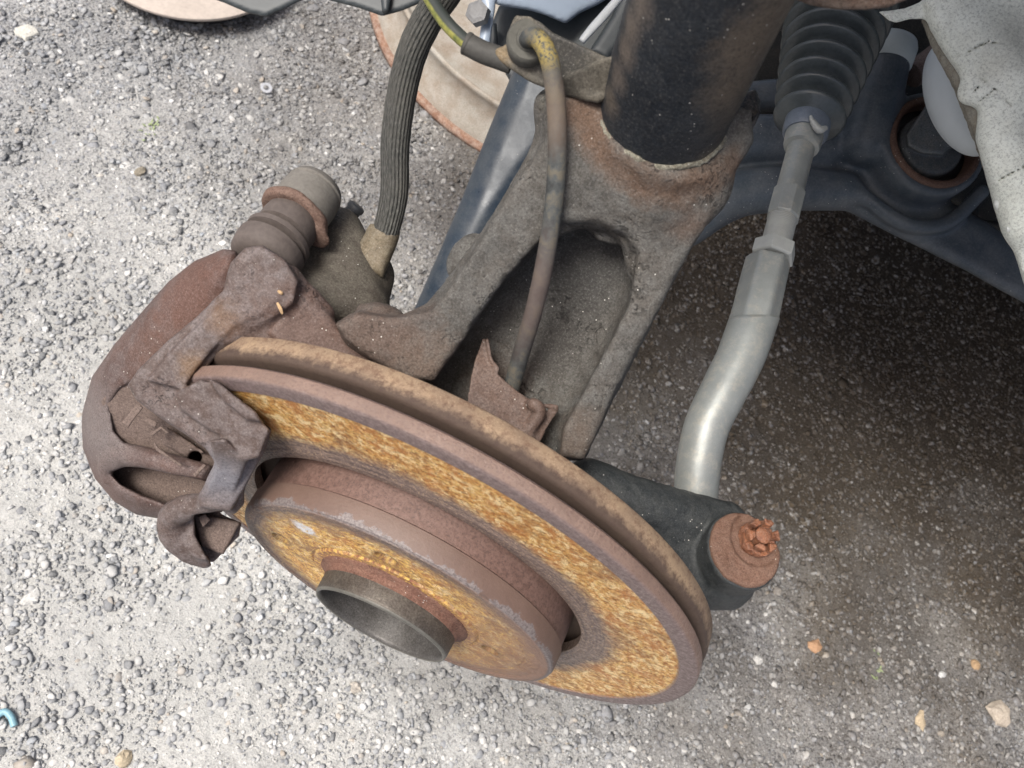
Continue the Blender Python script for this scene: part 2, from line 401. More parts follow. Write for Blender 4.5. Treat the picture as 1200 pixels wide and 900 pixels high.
def stones(n, rlo, rhi, flat, sink, name, base=(ICO, ICF), patchy=.55, pw=1.5):
    x = rng.uniform(-1.0, 1.05, n * 3); y = rng.uniform(-.5, 1.2, n * 3); k = in_view(x, y); x, y = x[k][:n], y[k][:n]; n = len(x)
    B_, BF = base; nb = len(B_); r = rlo * (rhi / rlo) ** (rng.random(n) ** pw)
    sc = np.stack([rng.uniform(.8, 1.3, n), rng.uniform(.6, 1.0, n), rng.uniform(flat * .7, flat * 1.25, n)], -1) * r[:, None]
    v = B_[None] * (1 + rng.uniform(-.38, .26, (n, nb, 1))); v = v * sc[:, None]
    ang = rng.uniform(0, 6.28, n); c, s_ = np.cos(ang), np.sin(ang); tl = rng.normal(0, .3, (n, 2))
    vx = v[..., 0] * c[:, None] - v[..., 1] * s_[:, None]; vy = v[..., 0] * s_[:, None] + v[..., 1] * c[:, None]
    vz = v[..., 2] + vx * tl[:, :1] + vy * tl[:, 1:]
    z = ground_h(x, y); P = np.stack([x, y, 0 * x], -1) * 1000
    patch = vnoise(P + 77, 60) + .8 * vnoise(P + 7, 20) - .02 + .5 * np.clip(-.2 - y * 1.5 - x * .5, -.5, .6)      # binder covers the stone here and there
    z = z + r * flat * (sink - patchy * np.clip(patch * 1.6, -.4, 1) + rng.normal(0, .25, n))
    vv = np.stack([vx + x[:, None], vy + y[:, None], vz + z[:, None]], -1).reshape(-1, 3)
    f = (BF[None] + nb * np.arange(n)[:, None, None]).reshape(-1, 3)
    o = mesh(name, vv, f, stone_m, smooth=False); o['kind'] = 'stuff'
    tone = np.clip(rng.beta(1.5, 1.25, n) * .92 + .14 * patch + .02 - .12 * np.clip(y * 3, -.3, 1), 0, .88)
    tone = np.where(rng.random(n) < .085, rng.uniform(.9, 1, n), tone)
    at = o.data.attributes.new('tone', 'FLOAT', 'POINT'); at.data.foreach_set('value', np.repeat(tone, nb).astype(np.float32)); return o
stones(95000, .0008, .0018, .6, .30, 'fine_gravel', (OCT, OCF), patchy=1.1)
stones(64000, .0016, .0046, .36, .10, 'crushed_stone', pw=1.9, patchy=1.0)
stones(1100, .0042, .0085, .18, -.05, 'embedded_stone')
def gp(px, py, z=0.):
    "ground point under a photo pixel"
    d = np.array([(px - 600) / F, (py - 450) / F, 1.]) @ R.T; t = (z - CAM[2]) / d[2]; return CAM + d * t

def plain(name, color, rough=.6, metal=0., bump=.3, sc=600, var=.35):
    k = M(name, 'World'); n = k.noise(sc, 4, .6); n2 = k.noise(sc * .12, 4, .6)
    c = k.mix(k.ramp(n2, [(.3, 0.), (.7, var)]), color, tuple(min(1, x * 1.7 + .03) for x in color)); c = k.mix(k.ramp(n, [(.3, var), (.6, 0.)]), c, tuple(x * .45 for x in color))
    return k.fin(c, rough, metal, k.bump(n, bump, .0005))
def pebble(px, py, r, col, label, flat=.6, ang=0., aspect=.7, cat='stone', sides=None):
    c = gp(px, py, .0); c[2] = float(ground_h(np.array(c[0]), np.array(c[1]))) + r * flat * .15; n1, n2 = 9, 6; V = []; ra = random.random() * 9
    for i in range(n2 + 1):
        th = math.pi * i / n2
        for j in range(n1):
            ph = 2 * math.pi * j / n1; p = np.array([math.sin(th) * math.cos(ph), math.sin(th) * math.sin(ph) * aspect, math.cos(th) * flat])
            p *= 1 + .35 * float(vnoise((p * 2 + ra)[None] , 1.1)[0]) + (random.uniform(-.13, .13) if 0 < i < n2 else 0)
            x, y = p[0] * math.cos(ang) - p[1] * math.sin(ang), p[0] * math.sin(ang) + p[1] * math.cos(ang)
            V.append((c[0] + x * r * .88, c[1] + y * r * .88, c[2] + p[2] * r * .8))
    Fc = [(i * n1 + j, (i + 1) * n1 + j, (i + 1) * n1 + (j + 1) % n1, i * n1 + (j + 1) % n1) for i in range(n2) for j in range(n1)]
    o = mesh('pebble', V, Fc, plain('pebble_stone', tuple(x * .58 for x in col), .8, 0, .8, 700, .6), smooth=False); centre(o); return tag(o, label, cat, 'loose stones on the asphalt')
pebble(956, 757, .0095, (.62, .36, .20), 'orange brown triangular stone chip right of the disc on lit asphalt', .35, .9, .75)
pebble(1170, 838, .0155, (.62, .53, .43), 'large pinkish white stone at the lower right corner of the asphalt', .5, .3, .85)
pebble(1077, 843, .0105, (.70, .56, .38), 'cream and tan stone left of the large pinkish stone', .5, 1.9, .6)
pebble(145, 890, .0075, (.72, .60, .42), 'small cream round stone at the bottom edge of the photo left of centre', .7, 0, .9)
pebble(38, 700, .009, (.80, .79, .75), 'flat white angular stone chip near the left edge below the caliper', .35, 1.2, .7)
pebble(165, 202, .009, (.33, .29, .22), 'brown rounded stone alone on grey asphalt upper left of the caliper', .6, 1.4, .65)
pebble(416, 806, .0065, (.66, .60, .52), 'small pale stone below the hub bore', .6, 0, .9)
pebble(1103, 790, .005, (.85, .84, .82), 'tiny bright white stone chip above the cream and tan stone', .6, .5, .8)
pebble(890, 773, .006, (.75, .73, .69), 'small white rounded stone left of the orange brown chip', .6, .5, .8)
pebble(1142, 779, .007, (.50, .33, .18), 'small orange tan stone right of the tiny white chip', .5, .5, .8)
pebble(30, 40, .015, (.80, .78, .70), 'large whitish stone in the top left corner of the asphalt', .4, .5, .8)
# steel washer and blue plastic clip
c = gp(312, 103, .006); k_ = lathe('washer', [(-.0005, .0032), (-.0005, .0064), (.0005, .0064), (.0005, .0032), (-.0005, .0032)], c, (.15, -.1, 1), plain('zinc', (.75, .75, .74), .35, .7, .1), cap=False, n=32); centre(k_)
tag(crease(k_), 'small bright steel washer lying on the grey asphalt', 'washer')
P_ = [list(gp(px, py, .004)) + [.0026] for px, py in [(-8, 848), (-2, 838), (6, 834), (13, 840), (17, 851)]]
k_ = tube('plastic_clip', P_, plain('blue_plastic', (.20, .36, .42), .45), world=True, n=12, samples=5); centre(k_)
tag(k_, 'curved pale blue plastic clip on the asphalt at the lower left edge', 'clip')
for px, py, n_, lb in ((173, 150, 16, 'small pale green weed sprout in the grey asphalt at upper left'), (1030, 781, 7, 'tiny green sprig on the asphalt left of the tiny white stone chip')):
    c = gp(px, py, .002); V = []; Fc = []
    for i in range(n_):
        a_ = random.uniform(0, 6.28); L = random.uniform(.003, .007); x0 = c + np.array([random.gauss(0, .004), random.gauss(0, .007), 0]); d = np.array([math.cos(a_), math.sin(a_), .5]) * L; s_ = np.array([-math.sin(a_), math.cos(a_), 0]) * .0011
        b = len(V); V += [x0 - s_ * .3, x0 + s_ * .3, x0 + d * .55 + s_, x0 + d, x0 + d * .55 - s_]; Fc.append((b, b + 1, b + 2, b + 3, b + 4))
    k_ = mesh('weed_sprout', V, Fc, plain('weed_green', (.25, .30, .15), .8)); centre(k_); tag(k_, lb, 'weed')

# ------------------------------------------------------------------ brake disc
def mat_disc_face(name, kind):
    k = M(name, 'Object')          # object space: disc axis along Y
    sp = k.n('SeparateXYZ'); k.put(sp.inputs[0], k.co); x, y, z = sp.outputs
    r = k.math('SQRT', k.math('ADD', k.math('MULTIPLY', x, x), k.math('MULTIPLY', z, z))); th = k.math('ARCTAN2', z, x)
    cb = k.n('CombineXYZ'); k.put(cb.inputs[0], k.math('MULTIPLY', r, 260.)); k.put(cb.inputs[1], k.math('MULTIPLY', th, 9.)); k.put(cb.inputs[2], y); pol = cb.outputs[0]
    cb = k.n('CombineXYZ'); k.put(cb.inputs[0], k.math('MULTIPLY', r, 900.)); k.put(cb.inputs[1], k.math('MULTIPLY', th, 1.2)); gro = cb.outputs[0]
    fine = k.noise(1, 5, .75, gro); flake = k.noise(2.1, 6, .7, pol); blot = k.noise(55, 5, .65); grit = k.noise(900, 4, .75); mid = k.noise(430, 5, .75)
    orange = k.ramp(mid, [(.30, (.10, .045, .018)), (.42, (.40, .175, .045)), (.53, (.70, .37, .10)), (.62, (.95, .72, .38))])
    orange = k.mix(k.ramp(flake, [(.50, 0.), (.60, .8)]), orange, (.80, .56, .20))
    orange = k.mix(k.ramp(blot, [(.50, 0.), (.60, .75)]), orange, (.46, .18, .05)); orange = k.mix(k.ramp(k.noise(28, 6, .7), [(.38, .75), (.50, 0.)]), orange, (.25, .12, .055)); orange = k.mix(k.ramp(k.noise(150, 6, .8, dist=.6), [(.53, 0.), (.58, .85)]), orange, (.95, .74, .40))
    orange = k.mix(k.ramp(grit, [(.3, .75), (.5, 0.)]), orange, (.12, .06, .03))
    purple = k.ramp(mid, [(.3, (.10, .068, .054)), (.7, (.25, .185, .155))])
    purple = k.mix(k.ramp(fine, [(.46, 0.), (.60, .8)]), purple, (.055, .04, .042))
    purple = k.mix(k.ramp(grit, [(.52, 0.), (.66, .6)]), purple, (.50, .36, .24))
    wob = k.math('MULTIPLY', k.math('SUBTRACT', blot, .5), .014); wob2 = k.math('MULTIPLY', k.math('SUBTRACT', mid, .5), .010)
    rr = k.math('ADD', k.math('ADD', r, wob), wob2)
    if kind == 'ring':
        f = k.ramp(k.math('MULTIPLY', rr, 5.), [(.487, 0.), (.530, 1.)])
        c = k.mix(f, purple, orange)
        lip = k.ramp(k.math('MULTIPLY', k.math('ADD', r, k.math('MULTIPLY', k.math('SUBTRACT', mid, .5), .003)), 5.), [(.652, 0.), (.658, 1.)])
        lipc = k.ramp(mid, [(.3, (.10, .068, .062)), (.6, (.20, .15, .142)), (.75, (.36, .30, .285))])
        lipc = k.mix(k.ramp(grit, [(.3, .7), (.5, 0.)]), lipc, (.10, .07, .065))
        c = k.mix(lip, c, lipc)
        side = k.ramp(k.math('MULTIPLY', r, 5.), [(.695, 0.), (.6985, 1.)])
        rim = k.ramp(blot, [(.3, (.165, .108, .084)), (.7, (.235, .157, .122))]); rim = k.mix(k.ramp(grit, [(.38, .5), (.5, 0.)]), rim, (.11, .06, .05))
        c = k.mix(side, c, rim)
        h = k.math('ADD', k.math('MULTIPLY', flake, .8), k.math('ADD', k.math('MULTIPLY', grit, .7), k.math('MULTIPLY', fine, .55)))
        ro = k.ramp(mid, [(.4, .60), (.62, .34)]); METAL = k.math('MULTIPLY', k.math('MULTIPLY', f, k.math('SUBTRACT', 1., lip)), .35)
    else:
        a = k.ramp(k.math('MULTIPLY', rr, 10.), [(.60, 1.), (.735, 0.)])
        c = k.mix(a, purple, orange)
        red = k.ramp(k.math('MULTIPLY', rr, 10.), [(.40, 1.), (.47, 0.)])
        c = k.mix(k.math('MULTIPLY', red, .8), c, (.24, .095, .06))
        yel = k.ramp(flake, [(.48, 0.), (.6, .8)]); c = k.mix(k.math('MULTIPLY', yel, a), c, (.80, .52, .12))
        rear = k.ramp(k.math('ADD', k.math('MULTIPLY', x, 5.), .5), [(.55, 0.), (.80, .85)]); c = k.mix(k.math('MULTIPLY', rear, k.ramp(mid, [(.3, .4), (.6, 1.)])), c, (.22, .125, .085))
        scr = k.math('MULTIPLY', k.spot(SCRAPE, .0058, .2, k.noise(140, 5, .8)), k.ramp(k.noise(600, 3, .7), [(.36, 0.), (.46, 1.)])); c = k.mix(scr, c, (.66, .66, .67))
        for hp in holes: c = k.mix(k.math('MULTIPLY', k.spot(hp, .0055, .5, mid), .85), c, (.075, .038, .018))
        c = k.mix(k.math('MULTIPLY', k.ramp(k.noise(42, 6, .75), [(.51, 0.), (.59, 1.)]), .5), c, (.18, .09, .05))
        wall = k.ramp(k.math('MULTIPLY', r, 10.), [(.775, 0.), (.788, 1.)])
        wc = k.ramp(mid, [(.3, (.10, .056, .044)), (.7, (.20, .122, .10))]); wc = k.mix(k.ramp(grit, [(.38, .6), (.5, 0.)]), wc, (.05, .03, .024)); band = k.ramp(k.math('ADD', k.math('MULTIPLY', y, -50.), k.math('MULTIPLY', k.math('SUBTRACT', blot, .5), .1)), [(.415, 0.), (.435, 1.)]); wc = k.mix(k.math('MULTIPLY', band, .85), wc, k.ramp(blot, [(.3, (.105, .066, .051)), (.7, (.155, .102, .080))]))
        edge = k.ramp(k.math('ADD', k.math('MULTIPLY', y, -40.), k.math('ADD', k.math('MULTIPLY', k.math('SUBTRACT', blot, .5), .55), k.math('MULTIPLY', k.math('SUBTRACT', k.noise(170, 5, .7), .5), .35))), [(.655, 0.), (.675, 1.)])
        wc = k.mix(k.math('MULTIPLY', edge, .85), wc, k.ramp(grit, [(.38, (.085, .072, .072)), (.6, (.22, .195, .19))]))
        c = k.mix(wall, c, wc)
        h = k.math('ADD', k.math('MULTIPLY', flake, .5), k.math('ADD', grit, k.math('MULTIPLY', mid, .8)))
        ro = .55; METAL = 0.
        h = k.math('MULTIPLY', h, k.math('SUBTRACT', 1., k.math('MULTIPLY', wall, .75)))
    return k.fin(c, ro, METAL, k.bump(h, .75, .0009), spec=.6)
def yplane(px, py, y):
    d = np.array([(px - 600) / F, (py - 450) / F, 1.]) @ R.T; t = (y - CAM[1]) / d[1]; return CAM + d * t
SCRAPE = yplane(356, 620, -.0183); holes = [yplane(328, 632, -.0183), yplane(452, 656, -.0183), yplane(574, 763, -.0183)]
OUT = (0, -1, 0)
disc = empty('brake_disc', HUB, 'rusty vented brake disc with orange friction ring in front of the knuckle', 'brake disc')
ringm = mat_disc_face('ring_rust', 'ring'); hatm = mat_disc_face('hat_rust', 'hat')
kt = M('disc_edge_rust', 'Object'); sp = kt.n('SeparateXYZ'); kt.put(sp.inputs[0], kt.co)
nA = kt.noise(45, 6, .7); nB = kt.noise(330, 5, .75); nC = kt.noise(1400, 4, .8)
cT = kt.ramp(nA, [(.35, (.215, .148, .10)), (.5, (.275, .192, .125)), (.65, (.34, .24, .15))]); cT = kt.mix(kt.ramp(nB, [(.40, .75), (.52, 0.)]), cT, (.15, .085, .055)); cT = kt.mix(kt.ramp(nC, [(.54, 0.), (.66, .5)]), cT, (.50, .38, .25))
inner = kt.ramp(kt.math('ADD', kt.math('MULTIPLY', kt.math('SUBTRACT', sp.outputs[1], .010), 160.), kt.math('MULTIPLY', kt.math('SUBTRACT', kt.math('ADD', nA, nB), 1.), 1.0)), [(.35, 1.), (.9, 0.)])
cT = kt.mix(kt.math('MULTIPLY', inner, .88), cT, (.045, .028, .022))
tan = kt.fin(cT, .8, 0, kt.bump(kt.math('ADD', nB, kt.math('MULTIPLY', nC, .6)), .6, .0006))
def ring_prof(y0, y1, ri, ro, lip=0.):
    # along is outward (-Y); worn face sits below its outer lip
    return [(-y1 + .0006, ri), (-y1, ri + .0012), (-y1, ro - .0012), (-y1 + .0012, ro), (-y0 - .0014, ro), (-y0 - .0004, ro - .0008), (-y0, ro - .0022),
            (-y0 + lip * 0, .1318), (-y0 - lip, .1312), (-y0 - lip, .1295), (-y0 - lip, .112), (-y0 - lip, .0935), (-y0 - lip * .3, .0925), (-y0 - lip * .3, ri + .0012), (-y0 - .0008, ri), (-y1 + .0006, ri)]
o = lathe('front_plate', ring_prof(0, .0068, .0862, .140, .0006), HUB, OUT, ringm, disc, n=180, cap=False); crease(o, 40)
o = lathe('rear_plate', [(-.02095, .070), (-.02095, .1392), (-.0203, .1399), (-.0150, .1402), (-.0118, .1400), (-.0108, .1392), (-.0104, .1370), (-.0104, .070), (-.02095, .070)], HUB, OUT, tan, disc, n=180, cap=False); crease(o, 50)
# vanes between the plates (thin webs, hidden deep in the gap)
vv = grimy('vane_rust', (.11, .07, .05), (.08, .05, .04), (.16, .11, .08), 60)
vme = None
for i in range(36):
    a0 = 2 * math.pi * i / 36
    if vme is None:
        V = []
        for r_, h_ in ((.090, .0022), (.124, .0026)):
            for yy in (.0067, .0105):
                V += [(r_, yy, -h_), (r_, yy, h_)]
        vme = bpy.data.meshes.new('cooling_vane'); vme.from_pydata(V, [], [(0, 1, 3, 2), (4, 6, 7, 5), (0, 4, 5, 1), (2, 3, 7, 6), (0, 2, 6, 4), (1, 5, 7, 3)]); vme.materials.append(vv)
    o = bpy.data.objects.new('cooling_vane', vme); COL.objects.link(o); o.parent = disc; o.rotation_euler = (0, a0, 0)
# hat: wall with a machined step, rounded front edge, flat mounting face
holes = [yplane(328, 632, -.0183), yplane(452, 656, -.0183), yplane(574, 763, -.0183)]
prof = [(-.009, .074), (-.009, .0795), (.000, .0797), (.0078, .0795), (.0085, .0806), (.0160, .0804), (.0178, .0795), (.0184, .0780)]
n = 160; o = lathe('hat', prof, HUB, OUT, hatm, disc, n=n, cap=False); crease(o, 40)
# mounting face as a polar sheet with real recessed holes
def hat_h(x, z):
    h = np.full(x.shape, .0184)
    r = np.hypot(x, z); h = np.where(r < .0745, .0179, h); h = np.where(r < .0425, .0186, h); h = np.where((r > .0425) & (r < .0440), .0172, h); h = np.where((r > .0662) & (r < .0670), .0175, h); h += (vnoise(np.stack([x, z, 0 * x], -1) * 1000, 5) * .00018 + vnoise(np.stack([x, z, 0 * x], -1) * 1000, 1.9) * .00012)
    for hp, rad in zip(holes, (.0044, .0052, .0044)):
        d = np.hypot(x - hp[0], z - (hp[2] - HUB[2])); h = np.where(d < rad, .0184 - .007 * np.clip((rad - d) / .0010, 0, 1), h)
    return h
rs = np.concatenate([np.arange(.033, .078, .00055), [.078]]); ths = np.linspace(0, 2 * math.pi, 481)[:-1]; RR, TT = np.meshgrid(rs, ths, indexing='ij')
x, z = RR * np.cos(TT), RR * np.sin(TT); hh = hat_h(x, z); hh[-1] = .0184; I = np.arange(x.size).reshape(x.shape); J = np.roll(I, -1, 1)
Q = np.stack([I[:-1], I[1:], J[1:], J[:-1]], -1).reshape(-1, 4)
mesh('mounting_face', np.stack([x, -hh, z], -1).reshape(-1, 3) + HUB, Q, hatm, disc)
# ------------------------------------------------------------------ wheel hub
hub = empty('wheel_hub', HUB, 'grey steel hub spigot with open bore standing out of the rusty disc hat', 'wheel hub')
bare = grimy('hub_steel', (.095, .083, .072), (.075, .062, .052), (.135, .12, .10), 60, .45, .4, False, .5, metal=.4, flecks=False,
             spots=())
base = grimy('hub_rust', (.17, .085, .06), (.12, .058, .042), (.22, .13, .095), 80, .75, .6, True, .5)
o = lathe('spigot', [(.0186, .0338), (.0238, .0340), (.0300, .0338), (.0318, .0334), (.0322, .0328)], HUB, OUT, bare, hub, n=120, cap=False); crease(o, 50)
o = lathe('bore', [(.0322, .0326), (.0318, .0318), (.0300, .0314), (.012, .0308), (-.004, .0306)], HUB, OUT, grimy('bore_grey', (.085, .080, .076), (.06, .055, .050), (.12, .115, .11), 50, .45, .25, False, .4, metal=.3, flecks=False), hub, n=120, cap=False)
o = lathe('spigot_collar', [(.0176, .0385), (.0192, .0382), (.0200, .0362), (.0212, .0346), (.0232, .0342), (.0232, .0330)], HUB, OUT, base, hub, n=120, cap=False)
o = lathe('spigot_rim', [(.0312, .0337), (.03235, .0332), (.03235, .0324), (.0310, .0320)], HUB, OUT, plain('hub_bright', (.12, .115, .10), .5, .3), hub, n=120, cap=False)
o = lathe('axle_stub', [(-.004, .0304), (-.004, .0150), (.004, .0140), (.006, .0120)], HUB, OUT, base, hub, n=64); crease(o)
o = lathe('bearing_housing', [(-.075, .042), (-.075, .050), (-.028, .050), (-.024, .062), (-.0215, .062), (-.0215, .030)], HUB, OUT, base, hub, n=64); crease(o)

# ------------------------------------------------------------------ brake caliper
cal_loc = W(230, 480, 380)
cal = empty('brake_caliper', cal_loc, 'purplish brown rusty brake caliper clamped over the left edge of the disc', 'brake caliper')
cbody = grimy('caliper_iron', (.080, .050, .043), (.115, .072, .061), (.165, .14, .135), 42, .55, .5, False, .5, grain=1300,
              spots=[(W(165, 430, 352), .018, (.125, .07, .052), .6), (W(215, 350, 340), .024, (.125, .065, .048), .75), (W(120, 500, 392), .02, (.20, .185, .18), .5)])
cbrk = grimy('bracket_iron', (.078, .055, .047), (.120, .088, .078), (.20, .175, .172), 50, .5, .55, True, .55, grain=1100, gr=.8,
             spots=[(W(228, 432, 333), .006, (.20, .12, .06), .55), (W(262, 375, 330), .006, (.19, .11, .06), .5), (W(260, 560, 341), .011, (.21, .21, .235), .8), (W(340, 380, 342), .017, (.125, .078, .062), .8), (W(395, 410, 345), .02, (.125, .078, .062), .8)])  # bluish spot paints skylight onto the lower finger facet
dusty = grimy('caliper_dust_brown', (.125, .092, .078), (.145, .108, .092), (.18, .138, .12), 60, .85, .25, False, .4)
def B(lo, hi, pad=10): 
    return [C(lo[0], lo[1], d) for d in (lo[2], hi[2])] + [C(hi[0], hi[1], d) for d in (lo[2], hi[2])]
def cast(x0, y0, x1, y1, d0, d1, h):
    P = np.array([C(x, y, d) for x in (x0, x1) for y in (y0, y1) for d in (d0, d1)]); return Cast(P.min(0), P.max(0), h)
# bridge: the big rounded shell that wraps the disc's edge
k = cast(70, 270, 350, 640, 318, 500, 1.15)
shell = [(262, 292), (228, 306), (198, 330), (168, 364), (134, 404), (108, 442), (96, 485), (97, 525), (111, 560), (134, 588), (160, 603), (205, 611), (240, 604), (258, 585), (255, 520), (256, 440), (272, 390), (282, 350), (284, 310), (276, 294)]
k.prism(shell, 357, 66, 16, gx=-.16, gy=.175, c=(210, 430))
k.prism([(128, 474), (142, 454), (160, 446), (190, 455), (262, 515), (262, 548), (233, 545), (205, 539), (167, 529), (146, 519), (134, 506)], 310, 94, 3, k=3, mode='-', gx=-.1, gy=.15)
k.prism([(129, 554), (146, 547), (182, 547), (222, 556), (264, 574), (250, 600), (205, 594), (166, 580), (142, 568)], 330, 108, 3, k=4, mode='-', gx=-.15, gy=.15)
k.chain([(126, 562, 402, 2.4), (123, 546, 398, 3.0), (132, 534, 394, 4.0), (154, 533, 388, 4.8), (190, 541, 382, 4.6), (240, 553, 376, 3.6)], k=2)
k.rough([(.18, 9), (.12, 2.6)])
k.build('bridge', cbody, cal)
k = cast(110, 520, 290, 630, 400, 460, 1.1); k.prism([(125, 545), (262, 552), (262, 600), (200, 606), (150, 592)], 413, 6, 2, gx=-.08, gy=.1); k.build('inner_wall', dusty, cal)
# carrier bracket: flat arm from the guide pin down over the disc, stepping to the outboard finger
k = cast(140, 275, 420, 680, 300, 420, .85)
sil = [(262, 340), (270, 308), (288, 290), (308, 288), (334, 304), (350, 330), (344, 356), (318, 374), (280, 391), (253, 418), (238, 437), (248, 447), (297, 483), (318, 503), (311, 527), (287, 571), (269, 600), (234, 594), (232, 583), (250, 546), (252, 540), (240, 524), (190, 491), (160, 469), (150, 451), (162, 434), (196, 400), (230, 372)]
k.prism(sil, 337, 13, 1.6, gx=.0, gy=.075, c=(240, 440), k=2)
# raised inner level: arm, leaving a sloping strip along the lower left edge
k.prism([(270, 345), (280, 306), (306, 294), (330, 310), (338, 336), (316, 364), (276, 383), (247, 412), (228, 437), (214, 457), (196, 452), (172, 446), (202, 408), (238, 376)], 331.5, 14, 1.3, gx=.02, gy=.055, c=(250, 410), k=2)
# finger: brown top plane, then the bluish facet facing down and out
k.prism([(206, 462), (236, 444), (250, 452), (296, 484), (316, 504), (304, 536), (286, 540), (266, 516), (236, 498), (212, 480)], 327, 12, 1.2, gx=-.03, gy=.08, c=(250, 480), k=2)
k.prism([(246, 516), (264, 514), (289, 541), (268, 594), (236, 591), (254, 546)], 326, 15, 1.2, gx=-.02, gy=.36, c=(265, 520), k=1.5)
k.prism([(244, 443), (256, 448), (300, 483), (306, 494), (290, 492), (262, 470)], 321, 14, 1.2, gx=.02, gy=.05, c=(275, 475), k=1.5)
k.prism([(250, 590), (286, 572), (286, 590), (272, 607), (258, 602)], 356, 14, 2, k=2)
# shoulder plate level with the arm, running behind the disc to the knuckle
k.prism([(290, 350), (318, 312), (346, 322), (356, 344), (384, 365), (404, 392), (418, 412), (330, 404), (262, 402)], 335.5, 14, 2.5, gx=.06, gy=.06, c=(330, 370), k=4)
k.chain([(342, 322, 338, 3.2), (352, 336, 340, 3.6), (366, 350, 342, 3.8), (382, 366, 345, 3.4)], k=2.5)
# hooked lower lug: a curved band round a dark mouth
k.chain([(246, 592, 360, 4.6), (222, 594, 366, 5.6), (204, 604, 373, 6.2), (205, 624, 379, 6.8), (221, 642, 383, 6.3), (240, 654, 385, 4.5)], k=3)
k.prism([(191, 600), (215, 589), (245, 590), (262, 604), (283, 613), (280, 628), (250, 659), (230, 655), (206, 635)], 374, 28, 2.5, k=3)
k.prism([(227, 603), (262, 598), (292, 610), (288, 626), (255, 670), (240, 650), (229, 628)], 340, 50, 1.5, k=1.5, mode='-')
k.rough([(.12, 9), (.16, 2.6), (.12, 1.4)])
k.build('carrier_bracket', cbrk, cal)
k = cast(300, 330, 520, 480, 315, 400, 1.1)
k.prism([(352, 346), (383, 364), (404, 395), (440, 425), (500, 455), (440, 445), (340, 425), (310, 390), (335, 350)], 337, 14, 3.5, gx=.09, gy=.0, c=(350, 390), k=4)
k.rough([(.2, 8), (.12, 2.5)])
k.build('carrier_shoulder', cbrk, cal)
# brake pad backing plate with clips, seen through the window
k = cast(112, 430, 275, 640, 350, 440, 1.0)
k.prism([(118, 470), (140, 440), (175, 440), (262, 515), (262, 560), (232, 562), (140, 528)], 382, 7, 1.2, gx=-.06, gy=.22, c=(200, 500))
k.prism([(196, 500), (240, 530), (228, 542), (190, 520)], 378.5, 5, 1., gx=-.06, gy=.22, c=(215, 520), k=1)
k.prism([(225, 600), (282, 612), (262, 650), (236, 640)], 384, 6, 1.2)
k.cone(C(229, 536, 374), C(229, 536, 396), 2.9, 2.9, .6, '-')
k.rough([(.2, 5)])
padobj = k.build('brake_pad', dusty, cal)
def clip(poly, d, th=1.2, name='pad_clip', mat=None, par=None, gx=0, gy=0):
    k = Cast.around([(x, y, d + gx * (x - poly[0][0]) + gy * (y - poly[0][1])) for x, y in poly], 4 + th, .45); k.prism(poly, d, th, .5, .5, gx=gx, gy=gy, c=poly[0]); return k.build(name, mat or dusty, par or padobj)
clip([(143, 495), (155, 479), (163, 473), (168, 478), (158, 490), (150, 502)], 362, 2.5)
clip([(170, 487), (185, 495), (182, 502), (169, 494)], 366, 3)
clip([(176, 508), (189, 499), (199, 507), (196, 509), (189, 503), (178, 512)], 367, 3)
clip([(182, 518), (186, 525), (214, 545), (212, 547), (183, 528), (180, 519)], 368, 2)
clip([(226, 556), (239, 543), (242, 546), (229, 560)], 366, 2)
# pad seen under the hook, with ears
clip([(232, 606), (240, 602), (247, 609), (238, 618)], 378, 4, 'pad_ear')
# floating guide pin: rubber boot in three rolls, washer and cap, axis across the car
pa = C(310, 302, 352); ax = INC * 1.0
ax = C(370, 222, 352 + 24) - pa; ax /= np.linalg.norm(ax)
wpa = to_world(pa); wax = R @ ax
boot = plain('boot_rubber', (.085, .068, .060), .75, 0, .35, 500)
o = lathe('pin_boot', [(-.004, .0100), (-.002, .0142), (.002, .0149), (.0056, .0150), (.0068, .0102), (.0082, .0098), (.0092, .0142), (.0114, .0144), (.0126, .0100), (.0142, .0098), (.0152, .0123), (.0160, .0124), (.020, .0125), (.024, .0121), (.0255, .0108)], wpa, wax, boot, cal, n=48); pb = o
crease(o, 60)
k = Cast(pa + ax * 24 - 24, pa + ax * 30 + 24, .8)
u_, v_, w__ = frame(ax)
k.cyl(pa + ax * 23.4, pa + ax * 27.8, 15.4, 1.8); k.ell(pa + ax * 26 - v_ * 0 + (C(375, 285, 366) - C(352, 262, 366)), (7, 7, 2.2), axes=[v_, w__, ax], k=3)
k.rough([(.7, 7), (.2, 2.5)]); k.build('boot_clip', grimy('boot_clip_rust', (.125, .078, .060), (.16, .10, .078), (.20, .14, .11), 80, .8, .4, False, .4), cal)
capm = plain('cap_grey', (.135, .125, .11), .8, 0, .4, 700)
o = lathe('pin_cap', [(.0265, .0120), (.0280, .0133), (.036, .0134), (.0408, .0130), (.0412, .0121), (.0422, .0120), (.0428, .0128), (.0455, .0118), (.0475, .0085), (.0482, .003)], wpa, wax, capm, pb, n=48); crease(o, 50)
